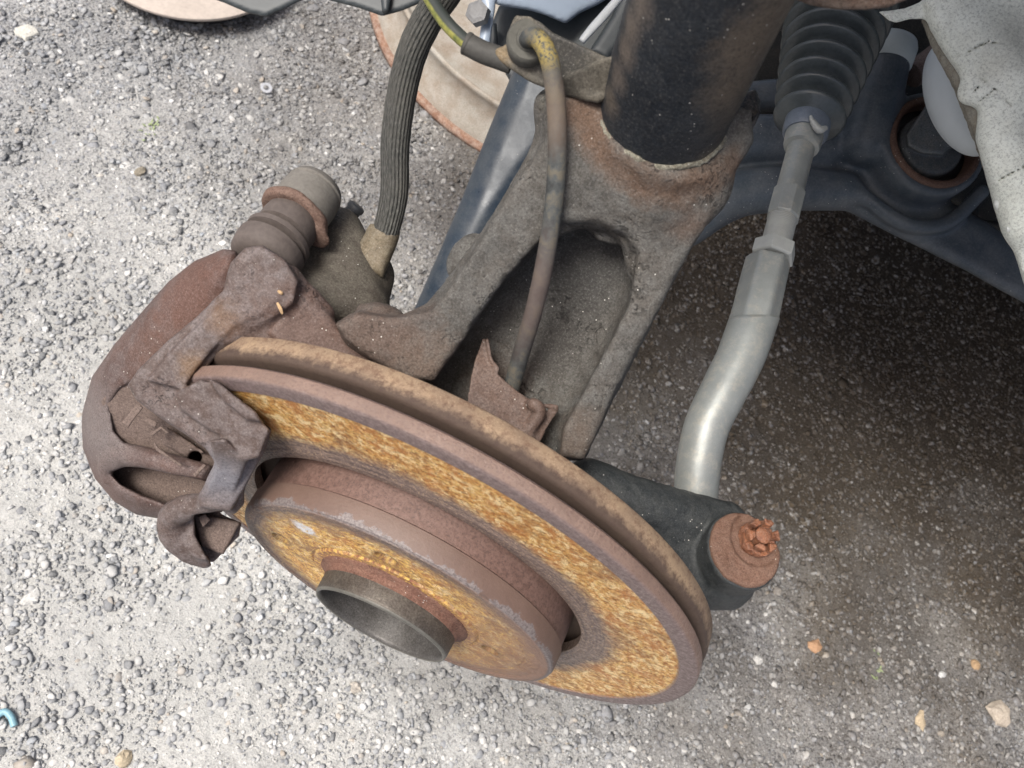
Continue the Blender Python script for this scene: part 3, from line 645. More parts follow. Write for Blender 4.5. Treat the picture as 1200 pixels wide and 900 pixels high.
# piston housing
k = cast(325, 225, 480, 400, 345, 460, 1.1)
k.chain([(398, 268, 395, 10), (388, 300, 392, 15), (392, 335, 392, 19), (405, 360, 392, 19)], k=7)
k.chain([(350, 335, 372, 10), (380, 350, 376, 13), (420, 365, 384, 13)], k=6)
k.ell(C(408, 335, 398), (19, 22, 24), k=6); k.chain([(415, 290, 396, 8), (440, 320, 398, 8)], k=7)
k.rough([(.4, 8), (.12, 2.2)])
ph = k.build('piston_housing', grimy('housing_grey', (.082, .070, .058), (.105, .092, .075), (.15, .138, .112), 45, .75, .4, False, .5), cal)
bs = W(405, 258, 397); bd = R @ (C(420, 236, 395) - C(402, 258, 397)); bd /= np.linalg.norm(bd)
blk = plain('black_rubber', (.03, .032, .035), .45)
o = lathe('bleed_screw', [(-.004, .0045), (.003, .0045), (.0032, .0038), (.0062, .0036), (.0064, .0042), (.0085, .0042), (.0092, .003)], bs, bd, blk, ph, n=24); crease(o)
# little pine needle pieces caught on the shoulder
for (x0, y0, x1, y1) in ((326, 341, 331, 345), (325, 355, 331, 368)):
    pts = [(x0, y0, 329, .45), ((x0 + x1) / 2 + .6, (y0 + y1) / 2, 328.5, .75), (x1, y1, 329, .35)]
    o = tube('dry_needle', pts, plain('needle_tan', (.42, .28, .15), .8), n=6, samples=4); centre(o)
    tag(o, 'short tan dry needle lying on the caliper shoulder' + (', upper of two' if y0 < 350 else ', lower of two'), 'needle', 'dry needles on the caliper')

# ------------------------------------------------------------------ brake hose
hose = empty('brake_hose', W(446, 300, 385), 'grey braided brake hose rising from the caliper to the top edge', 'brake hose')
km = M('hose_braid', 'UV'); sp = km.n('SeparateXYZ'); km.put(sp.inputs[0], km.co); uu, vv_, _ = sp.outputs
cb = km.n('CombineXYZ'); km.put(cb.inputs[0], km.math('MULTIPLY', uu, 40.)); km.put(cb.inputs[1], km.math('MULTIPLY', vv_, 260.)); nb = km.noise(1.3, 5, .75, cb.outputs[0])
fr = km.noise(420, 4, .7, km.g.outputs['Position']); col = km.ramp(nb, [(.34, (.045, .046, .044)), (.5, (.085, .085, .078)), (.66, (.16, .158, .145))])
col = km.mix(km.ramp(km.noise(34, 3, .6, km.g.outputs['Position']), [(.45, 0.), (.65, .5)]), col, (.13, .125, .11))
hm = km.fin(col, .9, 0, km.bump(km.math('ADD', nb, km.math('MULTIPLY', km.math('SINE', km.math('MULTIPLY', uu, 150.)), .35)), 1., .0011), spec=.25)
tube('hose', [(446, 292, 386, 5.6), (455, 262, 384, 6.0), (462, 225, 380, 6.2), (463, 170, 372, 6.3), (470, 115, 363, 6.3), (482, 65, 352, 6.3), (500, 25, 342, 6.3), (524, -12, 332, 6.3), (548, -50, 322, 6.3)], hm, hose, n=40, samples=14,
     radf=lambda a, L: 1 + .012 * math.sin(a * 11 + L * 90) + .008 * math.sin(L * 700 + a * 3))
k = cast(405, 245, 480, 340, 370, 410, .7)
k.chain([(449, 279, 386, 6.9), (438, 305, 388, 6.2)], k=1.5); k.prism([(434, 262), (468, 272), (460, 292), (449, 326), (434, 318), (417, 297), (424, 280)], 381, 12, 4.5, k=2); k.cyl(C(440, 262, 385), C(452, 262, 385), 3, 1, mode='-', k=.1)
k.rough([(.3, 4), (.15, 1.6)]); k.build('ferrule', grimy('ferrule_brass', (.16, .13, .09), (.20, .165, .11), (.26, .23, .18), 90, .6, .5, False, .5, metal=.2), hose)

# ------------------------------------------------------------------ steering knuckle
kn = empty('steering_knuckle', W(640, 350, 345), 'grey brown cast steering knuckle forking down behind the disc', 'steering knuckle')
kiron = grimy('knuckle_iron', (.066, .062, .056), (.098, .089, .078), (.138, .136, .128), 38, .75, .85, True, .6, grain=1100,
              spots=[(W(676, 124, 306), 0.0070, (.125, .076, .050), .75), (W(690, 140, 306), 0.0070, (.125, .076, .050), .75), (W(698, 160, 306), 0.0060, (.125, .076, .050), .75), (W(712, 182, 306), 0.0060, (.125, .076, .050), .75), (W(735, 203, 306), 0.0060, (.125, .076, .050), .75), (W(765, 217, 306), 0.0070, (.125, .076, .050), .75), (W(800, 220, 306), 0.0070, (.125, .076, .050), .75), (W(835, 211, 306), 0.0070, (.125, .076, .050), .75), (W(858, 196, 312), 0.0060, (.125, .076, .050), .75), (W(805, 258, 318), .007, (.13, .08, .055), .5), (W(430, 395, 334), .022, (.135, .088, .068), .7), (W(505, 430, 335), .012, (.16, .11, .082), .6), (W(672, 510, 345), .012, (.16, .11, .08), .5), (W(590, 440, 384), .016, (.13, .07, .045), .6), (W(670, 340, 362), .020, (.045, .044, .042), .75), (W(650, 400, 364), .016, (.05, .046, .042), .6), (W(700, 300, 358), .012, (.05, .048, .046), .7), (W(680, 440, 386), .014, (.13, .075, .05), .5), (W(660, 120, 315), .006, (.14, .15, .09), .5)])  # dark web spots paint the recess shade into the iron colour
k = cast(375, 70, 900, 580, 285, 415, 1.25)
outer = [(642, 116), (690, 104), (712, 130), (740, 120), (880, 130), (882, 165), (856, 200), (838, 240), (805, 300), (770, 365), (742, 420), (716, 470), (700, 505), (684, 538), (655, 535), (662, 500), (705, 420), (735, 360), (748, 300), (735, 272), (700, 258), (655, 262), (625, 290), (590, 330), (560, 372), (532, 415), (508, 446), (480, 445), (440, 425), (405, 398), (393, 380), (420, 366), (468, 372), (505, 362), (540, 318), (562, 282), (582, 250), (610, 205), (640, 165)]
k.prism(outer, 316, 40, 3, gx=0., gy=.085, c=(640, 250))
# socket round the strut and its lower lip
sa, sb = np.array([.0045, .142, .500]), np.array([.0035, .139, .5490])
k.cyl(to_cam(sa), to_cam(sb), 29.5, 4, k=7)
k.chain([(650, 128, 320, 7), (690, 196, 320, 9), (760, 236, 321, 10), (826, 222, 323, 8)], k=10)
# recessed web between the limbs
k.prism([(560, 372), (625, 285), (660, 255), (705, 250), (745, 270), (752, 310), (735, 380), (705, 440), (668, 515), (640, 540), (560, 480), (500, 455), (478, 432), (520, 400)], 361, 18, 4, gx=-.045, gy=.045, c=(660, 380), k=14)
# the right limb slopes gently into the web, the left one keeps a soft outer roll
k.chain([(655, 150, 324, 5), (600, 258, 330, 5), (553, 322, 336, 6), (512, 375, 342, 6), (470, 400, 346, 6), (425, 390, 346, 6)], k=7)
# inner rim over the web and the hanging cast lip
k.chain([(640, 270, 331, 5), (672, 250, 328, 6), (712, 250, 327, 6), (742, 275, 330, 6), (748, 312, 334, 5)], k=5)
k.prism([(688, 252), (690, 268), (700, 282), (716, 286), (732, 284), (748, 290), (745, 262), (715, 246)], 332, 9, 2.5, k=3)
# boss behind the disc and the little lobe by the caliper
k.cyl(to_cam(HUB + [0, .075, 0]), to_cam(HUB + [0, .032, 0]), 47, 5, k=8)
k.ell(C(447, 371, 352), (10.5, 5.5, 8), axes=[(.95, .25, 0), (-.25, .95, 0), (0, 0, 1)], k=1.5)
k.ell(C(545, 300, 352), (6, 10, 6), axes=[(.8, .5, 0), (-.5, .8, 0), (0, 0, 1)], k=2)
k.rough([(.35, 14), (.3, 5), (.34, 2.0), (.15, 1.3)])
k.build('casting', kiron, kn)
# rusty rolled collar where the strut enters
col_m = grimy('collar_rust', (.21, .105, .06), (.27, .15, .09), (.20, .17, .13), 60, .8, .7, True, .4)
# clamp plate and bolt at the right of the strut
dk = grimy('dark_paint', (.022, .025, .028), (.035, .038, .042), (.12, .10, .08), 60, .5, .35, False, .35)
k = cast(815, 60, 935, 235, 300, 380, .9)
k.prism([(872, 108), (885, 105), (891, 118), (890, 135), (866, 178), (845, 200), (832, 196), (846, 160)], 318, 14, 3)
k.prism([(880, 142), (893, 128), (878, 162), (860, 184), (848, 192), (846, 186)], 314, 6, 1, k=1)
k.rough([(.3, 4)]); k.build('pinch_plate', dk, kn)
k = cast(830, 140, 900, 225, 310, 350, .8)
k.prism([(845, 200), (852, 186), (866, 172), (872, 170), (871, 180), (862, 198), (848, 209)], 324, 8, 2); k.rough([(.5, 4), (.2, 1.6)])
k.build('pinch_bolt', grimy('bolt_pale_rust', (.27, .20, .14), (.33, .27, .2), (.22, .12, .07), 110, .8, .6), kn)
# steering arm with its rusty ball-joint eye, castle nut on top
aluk = grimy('arm_iron', (.026, .030, .032), (.040, .044, .046), (.075, .078, .075), 60, .5, .7, False, .45, grain=1400)
eyec = C(873, 644, 380); eye_up = UPC
k = cast(680, 545, 945, 740, 330, 480, 1.)
k.prism([(700, 560), (735, 574), (790, 592), (836, 598), (850, 640), (850, 690), (835, 712), (800, 712), (740, 660), (690, 600)], 384, 26, 9, gx=.10, gy=.02, c=(780, 640), k=5)
k.chain([(690, 565, 385, 11), (745, 590, 388, 12), (805, 606, 398, 12), (850, 612, 404, 10)], k=4)
k.chain([(720, 640, 392, 12), (790, 672, 398, 14), (850, 680, 408, 14)], k=4)
k.cyl(eyec - UPC * .3, eyec - UPC * 30, 17.6, 1.2, k=2.5); k.cyl(eyec - UPC * 16, eyec - UPC * 34, 19, 6, k=4)
k.rough([(.3, 6), (.25, 2)])
arm_ = k.build('steering_arm', aluk, kn)
rustf = grimy('eye_rust', (.125, .068, .046), (.165, .092, .064), (.20, .13, .10), 70, .7, .5, False, .45, grain=1500)
nutc = eyec - UPC * 3.4 + C(891, 631, 380) - C(876, 644, 380)
k = Cast(eyec - 24, eyec + 24, .6); k.cyl(eyec + UPC * 1.4, eyec - UPC * 3, 16.9, 1.6)
k.cyl(nutc + UPC * 12, nutc + UPC * .2, 11.8, .8, k=1.2, mode='-')
k.rough([(.25, 6), (.2, 2.2), (.12, 1.2)]); k.build('eye_face', rustf, arm_)
nutm = grimy('nut_orange_rust', (.17, .065, .035), (.29, .115, .055), (.30, .21, .16), 220, .38, .7, False, .35, grain=1800)
k = Cast(nutc - 16, nutc + 16, .4)
k.cyl(nutc, nutc + UPC * 6, 8.0, .8, .5)
for i in range(6):
    a_ = math.pi / 6 + i * math.pi / 3; u_, v_, w__ = frame(UPC); dn = v_ * math.cos(a_) + w__ * math.sin(a_)
    cpl = nutc + dn * (7.0 + 5); sl_, G = k.sub(nutc - 15, nutc + 15);
for i in range(6):
    a_ = i * math.pi / 3; dn = v_ * math.cos(a_) + w__ * math.sin(a_); tn = -v_ * math.sin(a_) + w__ * math.cos(a_)
    sl_, G = k.sub(nutc - 15, nutc + 15); q = G - (nutc + UPC * 8.2)
    bx = np.maximum.reduce([np.abs(q @ dn - 7) - 5, np.abs(q @ tn) - 1.25, np.abs(q @ UPC) - 3.0])
    if i == 0: k.cyl(nutc + UPC * 5, nutc + UPC * 10.5, 7.6, 1.0, .5)
    k.op(sl_, bx, .5, '-')
k.cone(nutc + UPC * 4, nutc + UPC * 14, 4.6, 4.6, .4, '-')
k.rough([(.5, 3), (.3, 1.3)]); k.build('castle_nut', nutm, arm_)
o = lathe('ball_stud', [(0, .0038), (.0088, .0038), (.0095, .003), (.0098, .0012)], to_world(nutc), R @ UPC, nutm, arm_, n=20); crease(o)

# torn remains of the splash shield
sh = grimy('shield_rust', (.105, .068, .054), (.135, .088, .068), (.18, .145, .13), 60, .6, .3, False, .45)
k = cast(500, 360, 690, 570, 320, 400, .55)
k.prism([(566, 396), (571, 398), (575, 420), (582, 431), (583, 442), (592, 452), (618, 470), (640, 482), (652, 476), (655, 480), (640, 505), (626, 530), (600, 520), (545, 480), (552, 440), (557, 420)], 348, 1.3, .5, .5, gx=.10, gy=-.05, c=(600, 460))
k.chain([(618, 472, 350, .9), (626, 474, 345, 2.6), (632, 484, 346, 2.8), (618, 508, 348, 2.6)], k=3)
k.chain([(571, 399, 347, .9), (575, 420, 347, .9), (582, 432, 347, .9), (583, 442, 347, .9), (620, 471, 350, .9), (652, 477, 352, .9)], k=1)
k.rough([(.3, 7), (.12, 2)])
o = k.build('splash_shield', sh); centre(o); tag(o, 'torn reddish brown sheet of the splash shield between knuckle and disc', 'splash shield')

# ------------------------------------------------------------------ strut
st = empty('suspension_strut', np.array([.004, .140, .5]), 'dark blue black strut tube with a dusty brown right side above the knuckle', 'strut')
sm = grimy('strut_paint', (.014, .018, .024), (.022, .027, .034), (.06, .055, .048), 70, .5, .35, False, .15, grain=900, spots=[(W(880, 60, 252), .011, (.11, .085, .062), .95), (W(900, 20, 245), .012, (.11, .085, .062), .9), (W(920, -20, 240), .013, (.11, .085, .062), .9), (W(862, 100, 268), .010, (.11, .085, .062), .9), (W(905, 0, 250), .013, (.11, .085, .062), .9), (W(850, 120, 285), .009, (.09, .072, .055), .7), (W(822, 172, 305), .007, (.10, .08, .06), .6), (W(714, 118, 293), .005, (.10, .085, .07), .95), (W(733, 60, 271), .005, (.12, .10, .085), .95), (W(740, 30, 262), .005, (.12, .10, .085), .95), (W(752, 0, 252), .006, (.12, .10, .085), .95), (W(724, 90, 282), .005, (.12, .10, .085), .8)])
s0 = np.array([.0042, .141, .520]); s1 = np.array([-.0075, .1235, .640]); sdir = (s1 - s0) / np.linalg.norm(s1 - s0)
o = lathe('tube', [(-.01, .0236), (.0, .0238), (.36, .0238)], s0, sdir, sm, st, n=96); crease(o)
k = Cast(to_cam(s0) - 58, to_cam(s0) + 58, .8); cs = to_cam(s0); us, vs, ws = frame(to_cam(s0 + sdir * .1) - cs)
for i in range(40):
    a0 = 2 * math.pi * i / 40; a1 = 2 * math.pi * (i + 1) / 40
    f_ = lambda a_: cs + us * (30.2 + .4 * math.sin(a_ * 9)) + (vs * math.cos(a_) + ws * math.sin(a_)) * 23.9
    k.cone(f_(a0), f_(a1), 1.25, 1.25, 1.)
k.rough([(.5, 2.2), (.3, 1.2)])
k.build('weld_bead', grimy('sealant_pale', (.19, .18, .14), (.10, .085, .06), (.30, .29, .24), 260, .9, .8, False, .6), st)
k = cast(880, -80, 1120, 60, 215, 300, .9)
k.prism([(905, -70), (915, -12), (928, 0), (950, 6), (985, 11), (1015, 12), (1040, 8), (1062, 1), (1085, -8), (1100, -70)], 262, 5, 2); k.rough([(.5, 6), (.2, 2)])
k.build('spring_seat', grimy('seat_rust', (.12, .085, .065), (.16, .10, .075), (.20, .16, .13), 60, .8, .6), st)
# cable bracket: folded sheet metal tongue with a rubber grommet
bm = grimy('bracket_sheet', (.085, .078, .062), (.11, .098, .078), (.15, .135, .11), 60, .6, .4, False, .5, spots=[(W(660, 60, 300), .012, (.035, .035, .035), .8), (W(588, 62, 306), .004, (.25, .17, .08), .6)])
k = cast(570, 5, 760, 130, 265, 340, .7)
br = [(604, 17), (622, 19), (648, 38), (680, 53), (712, 67), (735, 62), (735, 115), (704, 116), (680, 111), (657, 105), (630, 95), (606, 81), (585, 70), (582, 58), (595, 50), (598, 30)]
k.prism(br, 303, 2.2, .9, gx=-.09, gy=.12, c=(650, 70))
k.prism([(655, 92), (705, 68), (738, 60), (738, 117), (704, 117), (660, 106)], 297, 3, 1.2, gx=-.10, gy=.25, c=(690, 100), k=4)
k.chain([(585, 63, 309, 1.6), (600, 76, 309, 1.6), (628, 93, 308, 1.6), (660, 105, 305, 1.7), (700, 115, 300, 1.7)], k=2)
k.rough([(.3, 6), (.12, 2)]); cbk = k.build('cable_bracket', bm, st)
gc = W(619, 51, 303); gax = R @ np.array([.10, -.05, -1.])
o = lathe('grommet', [(-.004, .0072), (-.0005, .0078), (.0022, .0080), (.0034, .0072), (.0034, .0048), (.0044, .0044), (.0048, .0030)], gc, gax, plain('grommet_rubber', (.075, .073, .062), .85, 0, .4), cbk, n=40); crease(o, 50)

# ------------------------------------------------------------------ wheel speed sensor cable
ca = empty('sensor_cable', W(620, 50, 300), 'sensor cable with worn yellow sheath looping from the bracket down behind the disc', 'cable')
km = M('cable_sheath', 'World'); nn = km.noise(140, 5, .7); base_c = km.ramp(nn, [(.38, (.028, .030, .030)), (.5, (.060, .065, .064)), (.62, (.11, .098, .075))])
wear = km.mix(km.math('MULTIPLY', km.spot(W(640, 58, 290), .006, .45, nn), km.ramp(km.noise(900, 4, .8), [(.42, 0.), (.52, 1.)])), base_c, (.26, .20, .06))
wear = km.mix(km.math('MULTIPLY', km.spot(W(650, 130, 300), .012, .5, nn), .6), wear, (.17, .12, .085))
wear = km.mix(km.math('MULTIPLY', km.spot(W(628, 350, 325), .022, .5, nn), .7), wear, (.11, .080, .068))
cm = km.fin(wear, .75, 0, km.bump(nn, .5, .0008))
tube('sheath', [(616, 52, 303, 3.2), (621, 44, 295, 3.2), (632, 47, 291, 3.3), (643, 68, 291, 3.3), (650, 105, 294, 3.4), (653, 150, 299, 3.4), (652, 205, 305, 3.4), (646, 262, 312, 3.4), (636, 320, 321, 3.5), (624, 370, 332, 3.5), (612, 410, 343, 3.5), (602, 445, 352, 3.5), (592, 480, 362, 3.5)], cm, ca, n=24)
tube('sleeve', [(600, 74, 312, 4.0), (585, 68, 312, 4.1), (568, 62, 313, 4.1), (552, 54, 314, 4.1), (547, 51, 314, 4.3), (545, 50, 314, 3.9)], plain('sleeve_black', (.045, .043, .038), .7), ca, n=28)
kg = M('yellow_black_wire', 'UV'); sp = kg.n('SeparateXYZ'); kg.put(sp.inputs[0], kg.co)
st_ = kg.ramp(kg.math('FRACT', kg.math('ADD', sp.outputs[0], .30)), [(.0, 1.), (.38, 1.), (.42, 0.), (.96, 0.), (1., 1.)])
cc = kg.mix(st_, (.03, .035, .03), kg.ramp(kg.noise(300, 4, .7, kg.g.outputs['Position']), [(.35, (.09, .11, .03)), (.6, (.26, .25, .06))]))
tube('wire', [(552, 54, 314, 2.6), (540, 44, 316, 2.7), (526, 30, 318, 2.7), (514, 14, 321, 2.7), (500, -10, 325, 2.7), (490, -40, 330, 2.7)], kg.fin(cc, .5), ca, n=28)

# ------------------------------------------------------------------ tie rod
tr = empty('tie_rod', W(905, 300, 440), 'silver cranked tie rod end with hex lock nut and threaded rod', 'tie rod')
km = M('dusty_aluminium', 'World'); n1 = km.noise(60, 5, .6); n2 = km.noise(1500, 3, .7)
c_ = km.ramp(n1, [(.3, (.20, .215, .21)), (.7, (.265, .28, .272))]); c_ = km.mix(km.ramp(n2, [(.35, .35), (.55, 0.)]), c_, (.20, .20, .19))
c_ = km.mix(km.ramp(km.noise(150, 6, .75), [(.5, 0.), (.64, .5)]), c_, (.36, .34, .29)); alu = km.fin(c_, .46, .3, km.bump(n2, .25, .0003))
km = M('dusty_grey_steel', 'World'); n1 = km.noise(80, 5, .6); c_ = km.ramp(n1, [(.3, (.27, .28, .27)), (.7, (.36, .37, .355))]); gst = km.fin(c_, .55, .2, km.bump(km.noise(900, 3), .3, .0004))
rod = [(814, 618, 418), (815, 590, 416), (818, 548, 415), (828, 500, 416), (848, 458, 419), (868, 418, 424), (884, 372, 431), (893, 335, 437), (901, 302, 441)]
k = cast(770, 280, 950, 660, 385, 465, .9)
rr_ = [10.5, 10.6, 10.8, 11.0, 11.3, 11.8, 12.0, 11.8, 11.4]
k.chain([(x, y, d, r) for (x, y, d), r in zip(rod, rr_)], k=2.5)
# flats forged on the upper half, cut square at the top
tp = C(902, 304, 441); axr = C(902, 304, 441) - C(886, 366, 431); axr /= np.linalg.norm(axr)
sl_, G = k.sub(tp - 60, tp + 60); k.op(sl_, -((G - tp) @ axr), 1.2, '-')
lim = (C(868, 424, 426) - tp) @ axr
for nf in ([-.25, .02, -1.], [.80, .25, -.75], [-.95, -.2, -.45]):
    nf = np.array(nf); nf -= axr * (nf @ axr); nf /= np.linalg.norm(nf); sl_, G = k.sub(tp - 75, tp + 30)
    cen = C(887, 360, 433); k.op(sl_, np.maximum(10.2 - ((G - cen) @ nf), lim - (G - tp) @ axr + 3), 1.2, '-')
k.rough([(.12, 9), (.06, 1.6)])
k.build('tie_rod_end', alu, tr)
k = cast(780, 570, 920, 700, 395, 470, 1.1); k.chain([(814, 610, 418, 11), (840, 640, 420, 15), (868, 656, 420, 16)], k=6); k.build('ball_socket', alu, tr)
# hex nut, threads, hexagonal inner rod, all along one line to the rack
A = W(905, 302, 441); Bp = W(945, 150, 476); dl = Bp - A; LL = np.linalg.norm(dl); dl /= LL
def hexn(name, t0, t1, r, mat, n=6):
    o = lathe(name, [(t0, r * .88), (t0 + .0008, r), (t1 - .0008, r), (t1, r * .88)], A, dl, mat, tr, n=n, smooth=False); b = o.modifiers.new('bevel', 'BEVEL'); b.width = .0003; b.segments = 2; return o
hexn('lock_nut', -.001, .0080, .0115, gst)
prof = []; t = .0085
while t < .027: prof += [(t, .0076), (t + .0005, .0069)]; t += .0010
lathe('threaded_rod', prof, A, dl, gst, tr, n=40)
hexn('hex_shoulder', .0255, .0440, .0088, alu, 8)
o = lathe('inner_rod', [(.020, .0070), (.0440, .0082), (.0455, .0074), (LL * .83, .0074), (LL * .84, .0095), (LL * .86, .0100), (LL * 1.02, .0108)], A, dl, alu, tr, n=40); crease(o, 40)
gb = empty('rack_gaiter', Bp, 'dark ribbed rubber steering gaiter widening towards the top of the photo', 'gaiter')
gm = plain('gaiter_rubber', (.040, .049, .053), .34, 0, .25, 500, .4)
o = lathe('gaiter_neck', [(-.006, .0112), (-.004, .0124), (.006, .0126), (.008, .0118)], Bp, dl, plain('clamp_grey', (.09, .11, .14), .45), gb, n=48); crease(o)
G1 = W(962, 90, 500); gdir = G1 - W(945, 150, 476); gdir = dl * .55 + .45 * (W(985, 20, 512) - Bp) / np.linalg.norm(W(985, 20, 512) - Bp); gdir /= np.linalg.norm(gdir)
prof = [(.002, .011), (.004, .0130), (.006, .0175)]
t = .0070; r = .0185
for i in range(9):
    prof += [(t, r), (t + .0010, r + .0014), (t + .0022, r + .0009), (t + .0044, r - .0085), (t + .0076, r - .0110), (t + .0104, r - .0025)]
    t += .0112; r += .0016
prof += [(t, r)]
for j in range(1): pass
o = lathe('bellows', prof, Bp, gdir, gm, gb, n=72)
# little wire clamp tab
tube('clamp_tab', [(958, 154, 462, .9), (952, 142, 460, 1.3), (950, 136, 461, .8)], gst, gb, n=8, samples=4)
tube('clamp_end', [(952, 142, 460, 1.6), (960, 152, 459, 2.2), (968, 150, 460, 1.4)], gst, gb, n=8, samples=4)

# ------------------------------------------------------------------ painted suspension parts behind
blue = grimy('blue_black_paint', (.045, .057, .070), (.065, .078, .092), (.13, .135, .14), 16, .4, .15, False, .4, grain=700, gr=.4)
la = empty('lower_control_arm', W(560, 250, 560), 'blue black pressed steel arm slanting behind the knuckle left side', 'control arm')
k = cast(420, 30, 760, 440, 500, 660, 1.8)
k.prism([(604, 76), (640, 50), (720, 70), (720, 170), (650, 215), (600, 270), (565, 325), (545, 372), (530, 400), (474, 390), (498, 334), (543, 228), (573, 152)], 558, 40, 15, gx=-.05, gy=.03, c=(570, 220), k=4)
k.chain([(668, 150, 545, 9), (610, 225, 550, 9), (560, 310, 556, 8), (527, 390, 562, 7)], k=8, mode='-')
k.rough([(.3, 20)])
k.build('pressing', grimy('arm_blue_paint', (.018, .028, .042), (.028, .040, .056), (.075, .082, .088), 12, .36, .12, False, .5, grain=700, gr=.4), la)
sf = empty('front_subframe', W(1000, 200, 590), 'dark blue grey subframe with round rubber bushing behind the tie rod', 'subframe')
k = cast(790, 20, 1260, 420, 500, 700, 2.2)
k.prism([(815, 270), (818, 236), (858, 212), (905, 200), (950, 176), (985, 130), (1005, 70), (1058, 60), (1062, 90), (1050, 135), (1046, 190), (1075, 222), (1120, 240), (1160, 262), (1230, 310), (1230, 372), (1130, 316), (1060, 282), (990, 246), (930, 242), (875, 247)], 585, 26, 9, gx=-.02, gy=-.05, c=(1000, 220))
k.chain([(805, 262, 590, 16), (860, 228, 586, 16), (925, 220, 584, 15), (990, 222, 584, 12)], k=8)
k.chain([(850, 172, 590, 17), (900, 165, 590, 18), (960, 175, 592, 17)], k=5)
k.chain([(850, 120, 600, 10), (900, 112, 600, 11), (960, 112, 600, 11)], k=2)
k.chain([(1040, 62, 572, 15), (1030, 110, 574, 16), (1012, 165, 580, 17)], k=6)
k.chain([(1010, 228, 578, 5), (1060, 262, 576, 5), (1110, 262, 576, 5), (1150, 225, 578, 5)], k=6)
bc = C(1098, 165, 566); bn = np.array([.12, -.18, -1.]); bn /= np.linalg.norm(bn)
k.cyl(bc - bn * 2, bc - bn * 30, 37, 4, k=6); k.cyl(bc + bn * 8, bc - bn * 26, 30, 1, k=1.5, mode='-')
k.rough([(.5, 25)])
k.build('crossmember', blue, sf)
o = lathe('bushing_rim', [(-.02, .0275), (-.001, .0275), (.0010, .0290), (.0008, .0315), (-.0012, .0325), (-.004, .0325)], to_world(bc), R @ bn, grimy('rim_rust_dark', (.075, .042, .030), (.10, .055, .038), (.13, .08, .06), 60, .7, .4, False), sf, n=64, cap=False)
k = cast(1040, 110, 1160, 220, 545, 600, 1.2)
k.cyl(bc - bn * 4, bc - bn * 22, 22, 3); k.prism([(1062, 158), (1086, 122), (1098, 128), (1118, 165), (1105, 182), (1080, 180), (1064, 172)], 556, 16, 2.5); k.prism([(1100, 128), (1118, 160), (1150, 176), (1146, 184), (1105, 170)], 558, 10, 2)
k.build('bushing_bolt', grimy('bolt_dark', (.07, .08, .085), (.10, .11, .115), (.13, .12, .11), 60, .45, .3, False), sf)
lathe('bushing_rubber', [(-.024, .0), (-.012, .012), (-.012, .0278), (-.026, .0278)], to_world(bc), R @ bn, blk, sf, n=48, cap=False)
lathe('white_ring', [(-.006, .0165), (.006, .0178), (.010, .0168), (.012, .012)], W(1040, 66, 572), R @ (C(1046, 40, 574) - C(1040, 66, 572)), plain('white_plastic', (.40, .44, .44), .5, 0, .1, 200, .1), sf, n=48)
# darker gearbox mount behind
gbx = empty('gearbox_mount', W(1100, 80, 640), 'black shaded gearbox mount in the gap beside the white chassis leg', 'gearbox mount')
k = cast(840, -60, 1260, 380, 590, 760, 3.)
k.prism([(840, -40), (1250, -40), (1250, 330), (1180, 300), (1120, 240), (1060, 220), (990, 190), (940, 185), (840, 215)], 640, 30, 8)
k.chain([(1070, 85, 620, 9), (1100, 65, 618, 10)], k=5); k.chain([(1135, 255, 620, 3), (1168, 212, 620, 3)], k=3); k.chain([(1135, 258, 620, 3), (1190, 268, 620, 3)], k=3)
k.rough([(.8, 20)]); k.build('housing', grimy('soot_black', (.012, .014, .015), (.018, .020, .020), (.04, .036, .032), 30, .6, .3, False), gbx)
o = tube('rusty_stub', [(1068, 88, 600, 9), (1085, 78, 602, 10), (1105, 62, 606, 10)], grimy('stub', (.10, .07, .06), (.12, .09, .08), (.16, .13, .12), 60, .7), gbx, n=20)

# ------------------------------------------------------------------ white chassis leg
wh = grimy('white_seam_paint', (.66, .69, .63), (.73, .76, .70), (.52, .53, .47), 30, .6, .5, False, .4, flecks=False, grain=800,
           spots=[(W(1180, 55, 420), .016, (.17, .15, .12), .55), (W(1165, 78, 420), .010, (.22, .18, .11), .5), (W(1150, 105, 425), .006, (.34, .22, .10), .6)])
ch = empty('chassis_leg', W(1150, 150, 430), 'cracked white painted chassis leg with brown sealant edge at the right edge', 'chassis leg')
k = cast(1010, -60, 1290, 400, 385, 500, 1.0)
k.prism([(1082, 3), (1110, -50), (1280, -50), (1280, 390), (1215, 380), (1196, 320), (1172, 240), (1160, 190), (1146, 130), (1128, 92), (1106, 58), (1092, 30)], 420, 30, 6, gx=-.08, gy=.10, c=(1150, 120))
k.chain([(1120, 20, 418, 7), (1160, 60, 416, 8), (1195, 100, 415, 9)], k=12); k.chain([(1135, 110, 424, 5), (1160, 105, 421, 6)], k=7)
k.chain([(1170, 160, 424, 8), (1205, 260, 430, 10)], k=12)
k.prism([(1030, 14), (1060, 10), (1085, 0), (1104, 8), (1094, 22), (1068, 22), (1050, 26), (1042, 24)], 422, 5, 1.5, gx=-.05, k=3)
for L in ([(1119, 66), (1132, 62), (1146, 54), (1158, 49), (1170, 50)], [(1140, 108), (1148, 100)], [(1148, 118), (1160, 108), (1166, 104), (1174, 114), (1186, 126)], [(1168, 212), (1186, 202), (1210, 190)], [(1150, 92), (1158, 100), (1168, 106)]):
    up = [(x, y - 1.0) for x, y in L]; dn = [(x + .8, y + 1.1) for x, y in L][::-1]; k.prism(up + dn, 380, 50, .05, .3, '-', gx=-.08, gy=.10, c=(1150, 120))
k.rough([(.2, 9), (.2, 2.6)]); k.build('painted_leg', wh, ch)
k = cast(1070, 10, 1210, 240, 400, 470, .8)
